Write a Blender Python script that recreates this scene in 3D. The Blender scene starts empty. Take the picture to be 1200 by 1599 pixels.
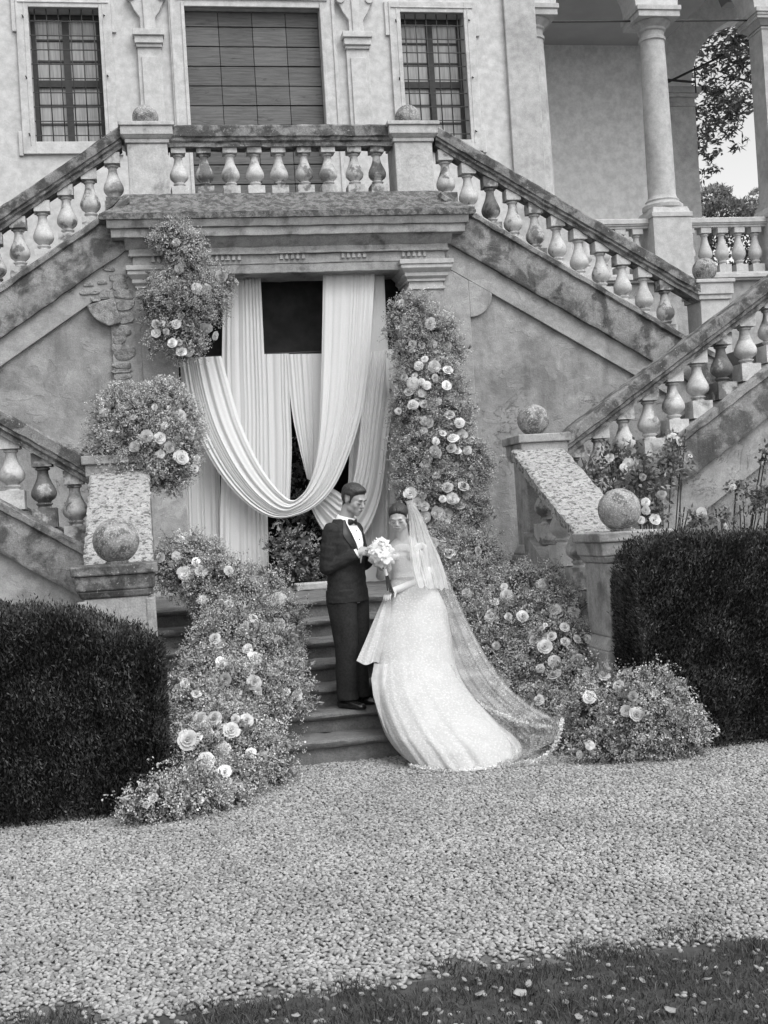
import bpy, math, random
import numpy as np
from mathutils import Vector
SC = bpy.context.scene
COL = SC.collection
rng = np.random.default_rng(7)
PI = math.pi

# ------------------------------------------------------------------ camera
FPX = 1945.0                                   # focal length in photo pixels (photo 1200 x 1599)
CAM = np.array([-1.686, -9.52, 1.79])
YAW, PITCH, ROLL = (math.radians(a) for a in (10.4, 0.61, 3.54))
def cam_axes():
    f = np.array([math.sin(YAW)*math.cos(PITCH), math.cos(YAW)*math.cos(PITCH), math.sin(PITCH)])
    r = np.array([math.cos(YAW), -math.sin(YAW), 0.0]); u = np.cross(r, f)
    return (r*math.cos(ROLL)-u*math.sin(ROLL), u*math.cos(ROLL)+r*math.sin(ROLL), f)
CR, CU, CF = cam_axes()
cd = bpy.data.cameras.new('camera'); cam = bpy.data.objects.new('camera', cd); COL.objects.link(cam)
from mathutils import Matrix
M = Matrix(((CR[0], CU[0], -CF[0], CAM[0]), (CR[1], CU[1], -CF[1], CAM[1]), (CR[2], CU[2], -CF[2], CAM[2]), (0, 0, 0, 1)))
cam.matrix_world = M
cd.sensor_fit = 'VERTICAL'; cd.sensor_height = 36.0; cd.sensor_width = 27.0
cd.lens = FPX/1599.0*36.0
cd.clip_start = 0.1; cd.clip_end = 3000
SC.camera = cam
def at(u, v, Y):
    """world point of the site seen at photo pixel (u, v) that stands at depth Y"""
    d = CF + CR*(u-600)/FPX - CU*(v-799.5)/FPX
    return CAM + d*((Y-CAM[1])/d[1])

# ------------------------------------------------------------------ light
EXPOSURE = 1.16
SUN_EL, SUN_AZ = math.radians(56), math.radians(150)        # azimuth from +Y clockwise: front right
w = bpy.data.worlds.new('World'); SC.world = w; w.use_nodes = True
nt = w.node_tree; nt.nodes.clear()
sky = nt.nodes.new('ShaderNodeTexSky'); sky.sky_type = 'NISHITA'; sky.sun_disc = False
sky.sun_elevation = SUN_EL; sky.sun_rotation = SUN_AZ; sky.dust_density = 3.0; sky.air_density = 1.0
bw = nt.nodes.new('ShaderNodeRGBToBW'); bg = nt.nodes.new('ShaderNodeBackground'); wo = nt.nodes.new('ShaderNodeOutputWorld')
bg.inputs['Strength'].default_value = 0.15
nt.links.new(sky.outputs[0], bw.inputs[0]); nt.links.new(bw.outputs[0], bg.inputs[0]); nt.links.new(bg.outputs[0], wo.inputs[0])
sl = bpy.data.lights.new('sun', 'SUN'); sl.energy = 0.5; sl.angle = math.radians(40); sl.color = (1, 1, 1)
so = bpy.data.objects.new('sun', sl); COL.objects.link(so)
sd = Vector((math.sin(SUN_AZ)*math.cos(SUN_EL), math.cos(SUN_AZ)*math.cos(SUN_EL), math.sin(SUN_EL)))
so.rotation_euler = sd.to_track_quat('Z', 'Y').to_euler(); so.location = (0, 0, 30)
vs = SC.view_settings; vs.view_transform = 'Standard'; vs.look = 'None'; vs.exposure = EXPOSURE; vs.gamma = 1; vs.use_curve_mapping = False
SC.cycles.max_bounces = 6; SC.cycles.transparent_max_bounces = 12; SC.cycles.diffuse_bounces = 4

# ------------------------------------------------------------------ materials
MAT = {}
def newmat(name):
    m = bpy.data.materials.new(name); m.use_nodes = True; MAT[name] = m
    n = m.node_tree.nodes; b = n['Principled BSDF']; return m, m.node_tree, b
def g(v): return (v, v, v, 1)
def L(nt, a, b): nt.links.new(a, b)
def noise(nt, vec, scale, detail=6, rough=.6, dist=0.0):
    n = nt.nodes.new('ShaderNodeTexNoise'); n.inputs['Scale'].default_value = scale; n.inputs['Detail'].default_value = detail
    n.inputs['Roughness'].default_value = rough; n.inputs['Distortion'].default_value = dist
    if vec is not None: L(nt, vec, n.inputs['Vector'])
    return n.outputs[0]
def ramp(nt, fac, p0, p1, v0=0.0, v1=1.0):
    r = nt.nodes.new('ShaderNodeMapRange'); r.inputs['From Min'].default_value = p0; r.inputs['From Max'].default_value = p1
    r.inputs['To Min'].default_value = v0; r.inputs['To Max'].default_value = v1; r.interpolation_type = 'SMOOTHSTEP'
    L(nt, fac, r.inputs['Value']); return r.outputs[0]
def mix(nt, fac, a, b):
    m = nt.nodes.new('ShaderNodeMix'); m.data_type = 'FLOAT'
    for s, v in ((m.inputs[0], fac), (m.inputs[2], a), (m.inputs[3], b)):
        if isinstance(v, (int, float)): s.default_value = v
        else: L(nt, v, s)
    return m.outputs[0]
def math_(nt, op, a, b=None):
    m = nt.nodes.new('ShaderNodeMath'); m.operation = op
    for s, v in ((m.inputs[0], a), (m.inputs[1], b)):
        if v is None: continue
        if isinstance(v, (int, float)): s.default_value = v
        else: L(nt, v, s)
    return m.outputs[0]
def scaled(nt, vec, s):
    m = nt.nodes.new('ShaderNodeMapping'); m.inputs['Scale'].default_value = s; L(nt, vec, m.inputs['Vector']); return m.outputs[0]
def pos(nt): return nt.nodes.new('ShaderNodeNewGeometry').outputs['Position']
def bump(nt, b, h, dist, strength=1.0):
    n = nt.nodes.new('ShaderNodeBump'); n.inputs['Distance'].default_value = dist; n.inputs['Strength'].default_value = strength
    L(nt, h, n.inputs['Height']); L(nt, n.outputs[0], b.inputs['Normal'])

def stone(name, base, dark, light, scale=1.6, stain=(.46, .66), stain_amt=.8, spots=(.64, .72), spot_amt=.6, streak=.35,
          bump_d=.006, rough=.92, speckle=.25, cracks=0.0, patch=0.0, objrnd=0.0):
    m, nt, b = newmat(name); p = pos(nt)
    big = noise(nt, p, scale, 8, .62, .4)
    st = ramp(nt, big, stain[0], stain[1])
    strk = noise(nt, scaled(nt, p, (5, 5, .55)), 1.3, 5, .6)
    st2 = math_(nt, 'MULTIPLY', ramp(nt, strk, .5, .72), streak)
    st = math_(nt, 'MINIMUM', math_(nt, 'ADD', math_(nt, 'MULTIPLY', st, stain_amt), st2), 1.0)
    sp = math_(nt, 'MULTIPLY', ramp(nt, noise(nt, p, scale*5.5, 7, .68, .6), spots[0], spots[1]), spot_amt)
    c = mix(nt, st, base, dark)
    c = mix(nt, sp, c, light)
    fine = noise(nt, p, 70, 5, .75)
    c = math_(nt, 'MULTIPLY', c, ramp(nt, fine, .25, .75, 1-speckle, 1+speckle))
    mid = noise(nt, p, 9, 6, .65)
    c = math_(nt, 'MULTIPLY', c, ramp(nt, mid, .25, .75, .82, 1.16))
    h = math_(nt, 'ADD', math_(nt, 'MULTIPLY', fine, .35), math_(nt, 'ADD', mid, math_(nt, 'MULTIPLY', big, .8)))
    if patch:
        pt = ramp(nt, noise(nt, scaled(nt, p, (1, 1, 1.2)), 2.3, 4, .55, 1.2), .575, .585)
        c = mix(nt, math_(nt, 'MULTIPLY', pt, patch), c, math_(nt, 'MULTIPLY', c, 1.25))
        h = math_(nt, 'ADD', h, math_(nt, 'MULTIPLY', pt, .22))
    if cracks:
        wv = noise(nt, p, 1.6, 7, .7, 1.0)
        ck = ramp(nt, math_(nt, 'ABSOLUTE', math_(nt, 'SUBTRACT', wv, .5)), .0, .007, 1, 0)
        ck = math_(nt, 'MULTIPLY', ck, ramp(nt, noise(nt, p, .9, 3), .52, .6))
        c = mix(nt, math_(nt, 'MULTIPLY', ck, cracks), c, dark*.5)
        h = math_(nt, 'SUBTRACT', h, math_(nt, 'MULTIPLY', ck, .5))
    if objrnd:
        oi = nt.nodes.new('ShaderNodeObjectInfo')
        od = ramp(nt, math_(nt, 'ADD', noise(nt, p, 7, 5, .6), math_(nt, 'MULTIPLY', oi.outputs['Random'], .34)), .70, .82)
        c = mix(nt, math_(nt, 'MULTIPLY', od, objrnd), c, math_(nt, 'MULTIPLY', c, .28))
        c = math_(nt, 'MULTIPLY', c, ramp(nt, oi.outputs['Random'], 0, 1, 1.08, .88))
    L(nt, c, b.inputs['Base Color']); b.inputs['Roughness'].default_value = rough
    b.inputs['Specular IOR Level'].default_value = .2
    bump(nt, b, h, bump_d)
    return m
def plain(name, v, rough=.7, spec=.3, var=0.0, vscale=20, bump_d=0, metal=0, rnd=0.0):
    m, nt, b = newmat(name); b.inputs['Roughness'].default_value = rough; b.inputs['Specular IOR Level'].default_value = spec
    b.inputs['Metallic'].default_value = metal
    c = None
    if var or bump_d:
        n = noise(nt, pos(nt), vscale, 6, .65)
        if var: c = ramp(nt, n, .25, .75, v*(1-var), v*(1+var))
        if bump_d: bump(nt, b, n, bump_d)
    if rnd:
        oi = nt.nodes.new('ShaderNodeObjectInfo')
        rr = ramp(nt, oi.outputs['Random'], 0, 1, 1-rnd, 1+rnd)
        c = math_(nt, 'MULTIPLY', c if c is not None else v, rr)
    if c is None: b.inputs['Base Color'].default_value = g(v)
    else: L(nt, c, b.inputs['Base Color'])
    return m
def leafy(name, v, var=.45, rough=.5, trans=.25, scale=45):
    """leaf / petal: brightness varies from leaf to leaf by mesh island"""
    m, nt, b = newmat(name); b.inputs['Roughness'].default_value = rough; b.inputs['Specular IOR Level'].default_value = .3
    gi = nt.nodes.new('ShaderNodeNewGeometry')
    c = ramp(nt, gi.outputs['Random Per Island'], 0, 1, v*(1-var), v*(1+var))
    big = ramp(nt, noise(nt, gi.outputs['Position'], 7, 3), .35, .65, .78, 1.2)
    c = math_(nt, 'MULTIPLY', c, big)
    if name == 'hedge_leaf': c = math_(nt, 'MULTIPLY', c, ramp(nt, noise(nt, gi.outputs['Position'], 3.2, 5, .65), .36, .66, .55, 1.7))
    if name == 'rose_petal':
        oi = nt.nodes.new('ShaderNodeObjectInfo'); c = math_(nt, 'MULTIPLY', c, ramp(nt, oi.outputs['Random'], 0, 1, .74, 1.05))
    L(nt, c, b.inputs['Base Color'])
    if trans:
        t = nt.nodes.new('ShaderNodeBsdfTranslucent'); L(nt, c, t.inputs['Color'])
        ms = nt.nodes.new('ShaderNodeMixShader'); ms.inputs[0].default_value = trans
        L(nt, b.outputs[0], ms.inputs[1]); L(nt, t.outputs[0], ms.inputs[2]); L(nt, ms.outputs[0], nt.nodes['Material Output'].inputs['Surface'])
    return m

stone('facade_plaster', .50, .42, .54, scale=.7, stain=(.5, .8), stain_amt=.4, spot_amt=.1, streak=.12, bump_d=.003, speckle=.08, patch=.12)
stone('facade_stone', .50, .36, .58, scale=1.4, stain=(.5, .75), stain_amt=.6, spot_amt=.35, streak=.2, bump_d=.003, speckle=.12)
stone('column_stone', .42, .27, .50, scale=1.9, stain=(.45, .7), stain_amt=.65, spot_amt=.4, streak=.25, bump_d=.004, speckle=.15)
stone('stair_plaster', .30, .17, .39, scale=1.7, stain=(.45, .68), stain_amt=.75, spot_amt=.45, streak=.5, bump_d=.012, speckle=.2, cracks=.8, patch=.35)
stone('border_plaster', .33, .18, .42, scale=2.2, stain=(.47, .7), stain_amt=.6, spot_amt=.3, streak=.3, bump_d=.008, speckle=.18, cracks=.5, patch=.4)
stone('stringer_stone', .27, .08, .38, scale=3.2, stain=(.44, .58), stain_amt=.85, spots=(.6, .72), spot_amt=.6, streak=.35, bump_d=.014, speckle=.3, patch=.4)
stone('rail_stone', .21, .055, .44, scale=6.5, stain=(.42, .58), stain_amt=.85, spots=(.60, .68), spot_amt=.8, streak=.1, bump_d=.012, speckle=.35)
stone('baluster_stone', .46, .15, .54, scale=2.9, stain=(.53, .66), stain_amt=.8, objrnd=.9, spot_amt=.4, streak=.22, bump_d=.006, speckle=.2)
stone('clean_stone', .44, .32, .5, scale=2.0, stain=(.5, .72), stain_amt=.55, spot_amt=.25, streak=.15, bump_d=.004, speckle=.15)
stone('post_stone', .45, .20, .5, scale=2.4, stain=(.56, .7), stain_amt=.8, spot_amt=.3, streak=.25, bump_d=.006, speckle=.2)
stone('entab_stone', .35, .13, .46, scale=3.2, stain=(.5, .68), stain_amt=.75, spot_amt=.45, streak=.3, bump_d=.008, speckle=.22)
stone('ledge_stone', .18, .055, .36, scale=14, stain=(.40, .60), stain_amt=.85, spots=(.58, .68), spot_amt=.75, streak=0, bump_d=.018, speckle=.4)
stone('lichen_stone', .36, .07, .50, scale=26, stain=(.50, .60), stain_amt=.85, spots=(.56, .66), spot_amt=.5, streak=0, bump_d=.02, speckle=.35)
stone('pedestal_stone', .33, .12, .45, scale=3.2, stain=(.48, .66), stain_amt=.7, spots=(.62, .7), spot_amt=.5, streak=.3, bump_d=.007, speckle=.25)
stone('ball_stone', .27, .09, .48, scale=11, stain=(.47, .58), stain_amt=.8, spots=(.53, .60), spot_amt=.75, streak=0, bump_d=.012, speckle=.35)
stone('step_stone', .15, .075, .28, scale=2.6, stain=(.45, .65), stain_amt=.7, spots=(.64, .7), spot_amt=.6, streak=.1, bump_d=.010, speckle=.25)
stone('rubble_stone', .33, .14, .46, scale=12, stain=(.44, .62), stain_amt=.75, spot_amt=.5, streak=.1, bump_d=.03, speckle=.35)
stone('loggia_plaster', .76, .68, .8, scale=.8, stain=(.5, .75), stain_amt=.4, spot_amt=.1, streak=.1, bump_d=.002, speckle=.05)
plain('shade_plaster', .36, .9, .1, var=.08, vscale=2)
m, nt, b = newmat('shutter_wood'); p = pos(nt); b.inputs['Roughness'].default_value = .8
gr = noise(nt, scaled(nt, p, (1.2, 1, 22)), 2.2, 8, .7, .4); wn = ramp(nt, noise(nt, scaled(nt, p, (2.2, 1, 9)), 1.6, 6, .7, .8), .58, .66)
c = ramp(nt, gr, .25, .75, .062, .150); c = mix(nt, math_(nt, 'MULTIPLY', wn, .6), c, .035)
oi = nt.nodes.new('ShaderNodeObjectInfo'); c = math_(nt, 'MULTIPLY', c, ramp(nt, oi.outputs['Random'], 0, 1, .86, 1.14)); L(nt, c, b.inputs['Base Color']); bump(nt, b, gr, .004)
plain('window_wood', .05, .6, .3, var=.2, vscale=15)
plain('iron', .035, .6, .4, var=.2)
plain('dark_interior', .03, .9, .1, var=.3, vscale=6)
plain('metal_pole', .42, .45, .5, var=.1)
plain('suit_cloth', .026, .85, .15, var=.3, vscale=60, bump_d=.001)
plain('satin', .012, .4, .4)
plain('shoe_leather', .012, .12, .6)
plain('shirt_white', .8, .7, .2)
plain('skin', .35, .55, .3, var=.06, vscale=40)
plain('skin_pale', .46, .5, .3, var=.05, vscale=40)
m, nt, b = newmat('hair_dark'); hn = noise(nt, scaled(nt, pos(nt), (9, 9, 1.6)), 14, 5, .7, .5); L(nt, ramp(nt, hn, .3, .7, .010, .045), b.inputs['Base Color']); b.inputs['Roughness'].default_value = .4; bump(nt, b, hn, .006)
plain('brow', .05, .6, .2)
plain('lash', .10, .6, .2)
plain('lip', .15, .5, .3)
plain('terracotta', .07, .8, .2, var=.2)
plain('earth', .06, .95, .1, var=.35, vscale=8)
plain('hill_green', .22, .95, .1, var=.35, vscale=.6)
plain('bark', .09, .9, .1, var=.3, vscale=12, bump_d=.01)
plain('pebble_base', .12, .95, .1, var=.3, vscale=40)
plain('ribbon', .7, .4, .4)
leafy('hedge_leaf', .046, .85, .45, .12)
plain('hedge_core', .010, .95, .05)
leafy('foliage_leaf', .32, .5, .5, .25)
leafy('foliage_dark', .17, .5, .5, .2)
leafy('blossom', .56, .35, .7, .3)
leafy('blossom_dim', .42, .4, .7, .3)
leafy('rose_petal', .80, .10, .6, .3)
leafy('lace_petal', .72, .12, .8, .3)
leafy('orchid_petal', .78, .05, .5, .3)
leafy('magnolia_leaf', .11, .45, .3, .2)
leafy('grass_blade', .065, .5, .6, .2)
leafy('stem_green', .035, .3, .6, 0)
plain('fallen_petal', .27, .7, .2, rnd=.15)
m, nt, b = newmat('glass_pane')                      # old glass with a pale curtain close behind
n = noise(nt, scaled(nt, pos(nt), (14, 1, .8)), 3, 4)
L(nt, ramp(nt, n, .3, .7, .26, .42), b.inputs['Base Color']); b.inputs['Roughness'].default_value = .12
m, nt, b = newmat('pebble')
oi = nt.nodes.new('ShaderNodeObjectInfo')
c = ramp(nt, oi.outputs['Random'], 0, 1, .165, .345)
c = math_(nt, 'MULTIPLY', c, ramp(nt, noise(nt, pos(nt), 1.2, 4), .3, .7, .86, 1.12))
L(nt, c, b.inputs['Base Color']); b.inputs['Roughness'].default_value = .8
def cloth(name, v, trans, bscale, bd, alpha=1.0, lace=0):
    m, nt, b = newmat(name); b.inputs['Roughness'].default_value = .85; b.inputs['Specular IOR Level'].default_value = .15
    p = pos(nt); n = noise(nt, p, bscale, 4, .6)
    c = ramp(nt, n, .3, .7, v*.95, v*1.03)
    h = n
    if lace:
        vo = nt.nodes.new('ShaderNodeTexVoronoi'); vo.inputs['Scale'].default_value = 62; vo.feature = 'SMOOTH_F1'; L(nt, p, vo.inputs['Vector'])
        lf = ramp(nt, math_(nt, 'ADD', vo.outputs['Distance'], math_(nt, 'MULTIPLY', noise(nt, p, 90, 4, .7), .5)), .35, .75)
        mask = ramp(nt, noise(nt, p, 6, 4), .38, .58, .68, 1.0)
        c = math_(nt, 'MULTIPLY', c, mix(nt, math_(nt, 'MULTIPLY', math_(nt, 'MULTIPLY', lf, mask), lace), 1.0, .72))
        h = math_(nt, 'ADD', n, lf)
    L(nt, c, b.inputs['Base Color']); bump(nt, b, h, bd)
    sh = b.outputs[0]
    if trans:
        t = nt.nodes.new('ShaderNodeBsdfTranslucent'); L(nt, c, t.inputs['Color'])
        ms = nt.nodes.new('ShaderNodeMixShader'); ms.inputs[0].default_value = trans
        L(nt, sh, ms.inputs[1]); L(nt, t.outputs[0], ms.inputs[2]); sh = ms.outputs[0]
    if alpha < 1:
        t = nt.nodes.new('ShaderNodeBsdfTransparent'); ms = nt.nodes.new('ShaderNodeMixShader')
        a = ramp(nt, noise(nt, p, 6, 5, .7), .3, .7, max(alpha-.08, 0), alpha+.1)
        L(nt, a, ms.inputs[0]); L(nt, t.outputs[0], ms.inputs[1]); L(nt, sh, ms.inputs[2]); sh = ms.outputs[0]
    L(nt, sh, nt.nodes['Material Output'].inputs['Surface'])
cloth('curtain_cloth', .80, .25, 120, .0006)
cloth('gown_cloth', .60, .1, 160, .0016, lace=.7)
cloth('bodice_lace', .78, .1, 160, .0010, lace=.4)
cloth('tulle', .85, .35, 90, .0004, alpha=.23)
cloth('tulle_double', .85, .35, 90, .0004, alpha=.50)
cloth('lace_trim', .86, .3, 150, .002, alpha=.85)

# ------------------------------------------------------------------ mesh helpers
WL = {}                                             # object -> world location of its frame
class MB:
    def __init__(s): s.v = []; s.f = []; s.mi = []; s.n = 0
    def add(s, V, F, mi=0):
        V = np.asarray(V, float).reshape(-1, 3)
        s.v.append(V); s.f += [tuple(int(i)+s.n for i in f) for f in F]; s.mi += [mi]*len(F); s.n += len(V); return s
    def box(s, x0, x1, y0, y1, z0, z1, mi=0):
        V = [(x, y, z) for x in (x0, x1) for y in (y0, y1) for z in (z0, z1)]
        return s.add(V, [(0, 1, 3, 2), (4, 6, 7, 5), (0, 4, 5, 1), (2, 3, 7, 6), (0, 2, 6, 4), (1, 5, 7, 3)], mi)
    def frustum(s, a, za, b, zb):                    # rects a, b = (x0,x1,y0,y1)
        V = [(x, y, za) for x in a[:2] for y in a[2:]]+[(x, y, zb) for x in b[:2] for y in b[2:]]
        return s.add(V, [(0, 1, 3, 2), (4, 6, 7, 5), (0, 4, 5, 1), (2, 3, 7, 6), (0, 2, 6, 4), (1, 5, 7, 3)])
    def prism_xz(s, poly, y0, y1, mi=0):
        n = len(poly); V = [(x, y0, z) for x, z in poly]+[(x, y1, z) for x, z in poly]
        a = sum(poly[i][0]*poly[(i+1) % n][1]-poly[(i+1) % n][0]*poly[i][1] for i in range(n))
        F = [tuple(range(n)), tuple(range(2*n-1, n-1, -1))]+[(i, i+n, (i+1) % n+n, (i+1) % n) for i in range(n)]
        if a < 0: F = [f[::-1] for f in F]
        return s.add(V, F, mi)
    def prism_yz(s, poly, x0, x1, nseg=1, jit=0.0):
        n = len(poly); xs = np.linspace(x0, x1, nseg+1); P = np.array(poly)
        V = []
        for i, x in enumerate(xs):
            Q = P.copy()
            if jit and 0 < i < nseg: Q = Q+rng.normal(0, jit, Q.shape)
            V += [(x, q[0], q[1]) for q in Q]
        F = [tuple(range(n)), tuple(range(n*(nseg+1)-1, n*nseg-1, -1))]
        for k in range(nseg):
            F += [(k*n+i, (k+1)*n+i, (k+1)*n+(i+1) % n, k*n+(i+1) % n) for i in range(n)]
        return s.add(V, F)
    def lathe(s, prof, c=(0, 0, 0), seg=20, caps=True):
        V = []; F = []
        for z, r in prof: V += [(c[0]+r*math.cos(2*PI*k/seg), c[1]+r*math.sin(2*PI*k/seg), c[2]+z) for k in range(seg)]
        for i in range(len(prof)-1):
            F += [(i*seg+k, i*seg+(k+1) % seg, (i+1)*seg+(k+1) % seg, (i+1)*seg+k) for k in range(seg)]
        if caps: F += [tuple(range(seg-1, -1, -1)), tuple(range((len(prof)-1)*seg, len(prof)*seg))]
        return s.add(V, F)
    def tube(s, pts, r, seg=6):
        pts = np.array(pts, float); rs = np.broadcast_to(np.array(r, float), (len(pts),))
        V = []; F = []
        for i, p in enumerate(pts):
            t = pts[min(i+1, len(pts)-1)]-pts[max(i-1, 0)]; t = t/(np.linalg.norm(t)+1e-9)
            a = np.cross(t, (0, 0, 1.0) if abs(t[2]) < .9 else (1.0, 0, 0)); a /= np.linalg.norm(a); b = np.cross(t, a)
            V += [p+rs[i]*(a*math.cos(2*PI*k/seg)+b*math.sin(2*PI*k/seg)) for k in range(seg)]
        for i in range(len(pts)-1):
            F += [(i*seg+k, i*seg+(k+1) % seg, (i+1)*seg+(k+1) % seg, (i+1)*seg+k) for k in range(seg)]
        F += [tuple(range(seg-1, -1, -1)), tuple(range((len(pts)-1)*seg, len(pts)*seg))]
        return s.add(V, F)
    def sweep(s, prof, p0, p1, nseg=1, jit=0.0, side=(0, 1, 0)):
        """profile (offset along side, offset up) carried from p0 to p1, section kept vertical"""
        p0 = np.array(p0, float); p1 = np.array(p1, float); side = np.array(side, float); n = len(prof); V = []
        for k in range(nseg+1):
            c = p0+(p1-p0)*k/nseg
            for a, h in prof:
                q = c+side*a+np.array((0, 0, h))
                if jit and 0 < k < nseg: q = q+rng.normal(0, jit, 3)
                V.append(q)
        F = [tuple(range(n)), tuple(range(n*(nseg+1)-1, n*nseg-1, -1))]
        for k in range(nseg): F += [(k*n+i, (k+1)*n+i, (k+1)*n+(i+1) % n, k*n+(i+1) % n) for i in range(n)]
        return s.add(V, F)
    def ellipsoid(s, c, r, ax=None, nu=16, nv=10):
        c = np.array(c, float); A = np.eye(3) if ax is None else np.array(ax, float)
        V = []
        for i in range(nv+1):
            t = PI*i/nv
            for k in range(nu):
                q = np.array((r[0]*math.sin(t)*math.cos(2*PI*k/nu), r[1]*math.sin(t)*math.sin(2*PI*k/nu), r[2]*math.cos(t)))
                V.append(c+q@A)
        F = [(i*nu+k, (i+1)*nu+k, (i+1)*nu+(k+1) % nu, i*nu+(k+1) % nu) for i in range(nv) for k in range(nu)]
        return s.add(V, F)
    def capsule(s, p0, r0, p1, r1, seg=12):
        p0 = np.array(p0, float); p1 = np.array(p1, float); d = p1-p0; Ln = np.linalg.norm(d)+1e-9; t = d/Ln
        a = np.cross(t, (0, 0, 1.0) if abs(t[2]) < .9 else (1.0, 0, 0)); a /= np.linalg.norm(a); b = np.cross(t, a)
        rings = [(p0-t*r0*math.cos(x), r0*math.sin(x)) for x in np.linspace(.05, PI/2, 5)]+[(p1+t*r1*math.sin(x), r1*math.cos(x)) for x in np.linspace(0, PI/2-.05, 5)]
        V = []; F = []
        for c, r in rings: V += [c+r*(a*math.cos(2*PI*k/seg)+b*math.sin(2*PI*k/seg)) for k in range(seg)]
        for i in range(len(rings)-1): F += [(i*seg+k, i*seg+(k+1) % seg, (i+1)*seg+(k+1) % seg, (i+1)*seg+k) for k in range(seg)]
        F += [tuple(range(seg-1, -1, -1)), tuple(range((len(rings)-1)*seg, len(rings)*seg))]
        return s.add(V, F)
    def chain(s, pts, rs):
        for i in range(len(pts)-1): s.capsule(pts[i], rs[i], pts[i+1], rs[i+1])
        return s
    def grid(s, P, closed=False, mi=0):              # P[i][k] -> 3D
        P = np.asarray(P, float); a, b = P.shape[:2]; F = []
        for i in range(a-1):
            for k in range(b if closed else b-1):
                F.append((i*b+k, i*b+(k+1) % b, (i+1)*b+(k+1) % b, (i+1)*b+k))
        return s.add(P.reshape(-1, 3), F, mi)
def link(o, parent=None):
    COL.objects.link(o)
    if parent is not None: o.parent = parent; WL[o] = WL[parent]
    return o
def finish(o, mats, smooth, bevel):
    for m in ([mats] if isinstance(mats, str) else mats): o.data.materials.append(MAT[m])
    if smooth is not None and smooth is not False:
        o.data.polygons.foreach_set('use_smooth', np.ones(len(o.data.polygons), bool))
        if smooth is not True: o.data.set_sharp_from_angle(angle=math.radians(smooth))
    if bevel:
        b = o.modifiers.new('bevel', 'BEVEL'); b.width = bevel; b.segments = 2; b.limit_method = 'ANGLE'; b.angle_limit = math.radians(30)
def make(name, mb, mats, parent=None, smooth=None, bevel=0, recalc=True):
    """one mesh object from world-space geometry"""
    V = np.concatenate(mb.v) if mb.v else np.zeros((0, 3))
    base = WL[parent] if parent is not None else np.zeros(3)
    me = bpy.data.meshes.new(name); me.from_pydata([tuple(p) for p in (V-base)], [], mb.f)
    if any(mb.mi): me.polygons.foreach_set('material_index', np.array(mb.mi, np.int32))
    me.update()
    if recalc:
        import bmesh
        bm = bmesh.new(); bm.from_mesh(me); bmesh.ops.recalc_face_normals(bm, faces=bm.faces); bm.to_mesh(me); bm.free()
    o = bpy.data.objects.new(name, me); link(o, parent)
    if parent is None: WL[o] = np.zeros(3)
    finish(o, mats, smooth, bevel); return o
def np_make(name, V, F, mats, midx=None, parent=None):
    """large mesh straight from arrays; F is (n,3) or (n,4)"""
    base = WL[parent] if parent is not None else np.zeros(3)
    V = np.asarray(V, np.float32)-base.astype(np.float32); F = np.asarray(F, np.int32); k = F.shape[1]
    me = bpy.data.meshes.new(name); me.vertices.add(len(V)); me.vertices.foreach_set('co', V.ravel())
    me.loops.add(F.size); me.loops.foreach_set('vertex_index', F.ravel())
    me.polygons.add(len(F)); me.polygons.foreach_set('loop_start', np.arange(0, F.size, k, dtype=np.int32))
    for m in ([mats] if isinstance(mats, str) else mats): me.materials.append(MAT[m])
    if midx is not None: me.polygons.foreach_set('material_index', np.asarray(midx, np.int32))
    me.update(); me.validate()
    o = bpy.data.objects.new(name, me); link(o, parent)
    if parent is None: WL[o] = np.zeros(3)
    return o
def tag(o, label=None, cat=None, group=None, kind=None):
    for k, v in (('label', label), ('category', cat), ('group', group), ('kind', kind)):
        if v: o[k] = v
    return o
def thing(name, label, cat, loc=(0, 0, 0), group=None):
    o = bpy.data.objects.new(name, None); COL.objects.link(o); o.location = loc; o.empty_display_size = .2
    WL[o] = np.array(loc, float); return tag(o, label, cat, group)
def place(name, mesh, parent, loc, rot=(0, 0, 0), scale=(1, 1, 1)):
    o = bpy.data.objects.new(name, mesh); COL.objects.link(o); o.parent = parent
    o.location = np.array(loc, float)-WL[parent]; o.rotation_euler = rot; o.scale = scale; WL[o] = WL[parent]; return o
def proto(name, mb, mats, smooth=None, bevel=0):
    """mesh data shared by many copies (local coordinates)"""
    o = make(name, mb, mats, None, smooth, 0); me = o.data
    bpy.data.objects.remove(o); return me
def remesh(name, mb, voxel, mat, parent, iters=6, factor=.5):
    o = make(name, mb, mat, parent, True)
    r = o.modifiers.new('remesh', 'REMESH'); r.mode = 'VOXEL'; r.voxel_size = voxel
    s = o.modifiers.new('smooth', 'SMOOTH'); s.iterations = iters; s.factor = factor
    dg = bpy.context.evaluated_depsgraph_get(); me = bpy.data.meshes.new_from_object(o.evaluated_get(dg))
    old = o.data; o.modifiers.clear(); o.data = me; bpy.data.meshes.remove(old); me.name = name
    me.polygons.foreach_set('use_smooth', np.ones(len(me.polygons), bool))
    return o
def spline(pts, n):
    """smooth curve through points, n samples, by chord length (Catmull-Rom)"""
    P = np.array(pts, float); d = np.r_[0, np.cumsum(np.linalg.norm(np.diff(P, axis=0), axis=1))]; d /= d[-1]
    Q = np.vstack([2*P[0]-P[1], P, 2*P[-1]-P[-2]]); out = []
    for t in np.linspace(0, 1, n):
        i = min(np.searchsorted(d, t, side='right')-1, len(P)-2); i = max(i, 0)
        x = (t-d[i])/max(d[i+1]-d[i], 1e-9); a, b, c, e = Q[i], Q[i+1], Q[i+2], Q[i+3]
        out.append(.5*((2*b)+(-a+c)*x+(2*a-5*b+4*c-e)*x*x+(-a+3*b-3*c+e)*x**3))
    return np.array(out)
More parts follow.
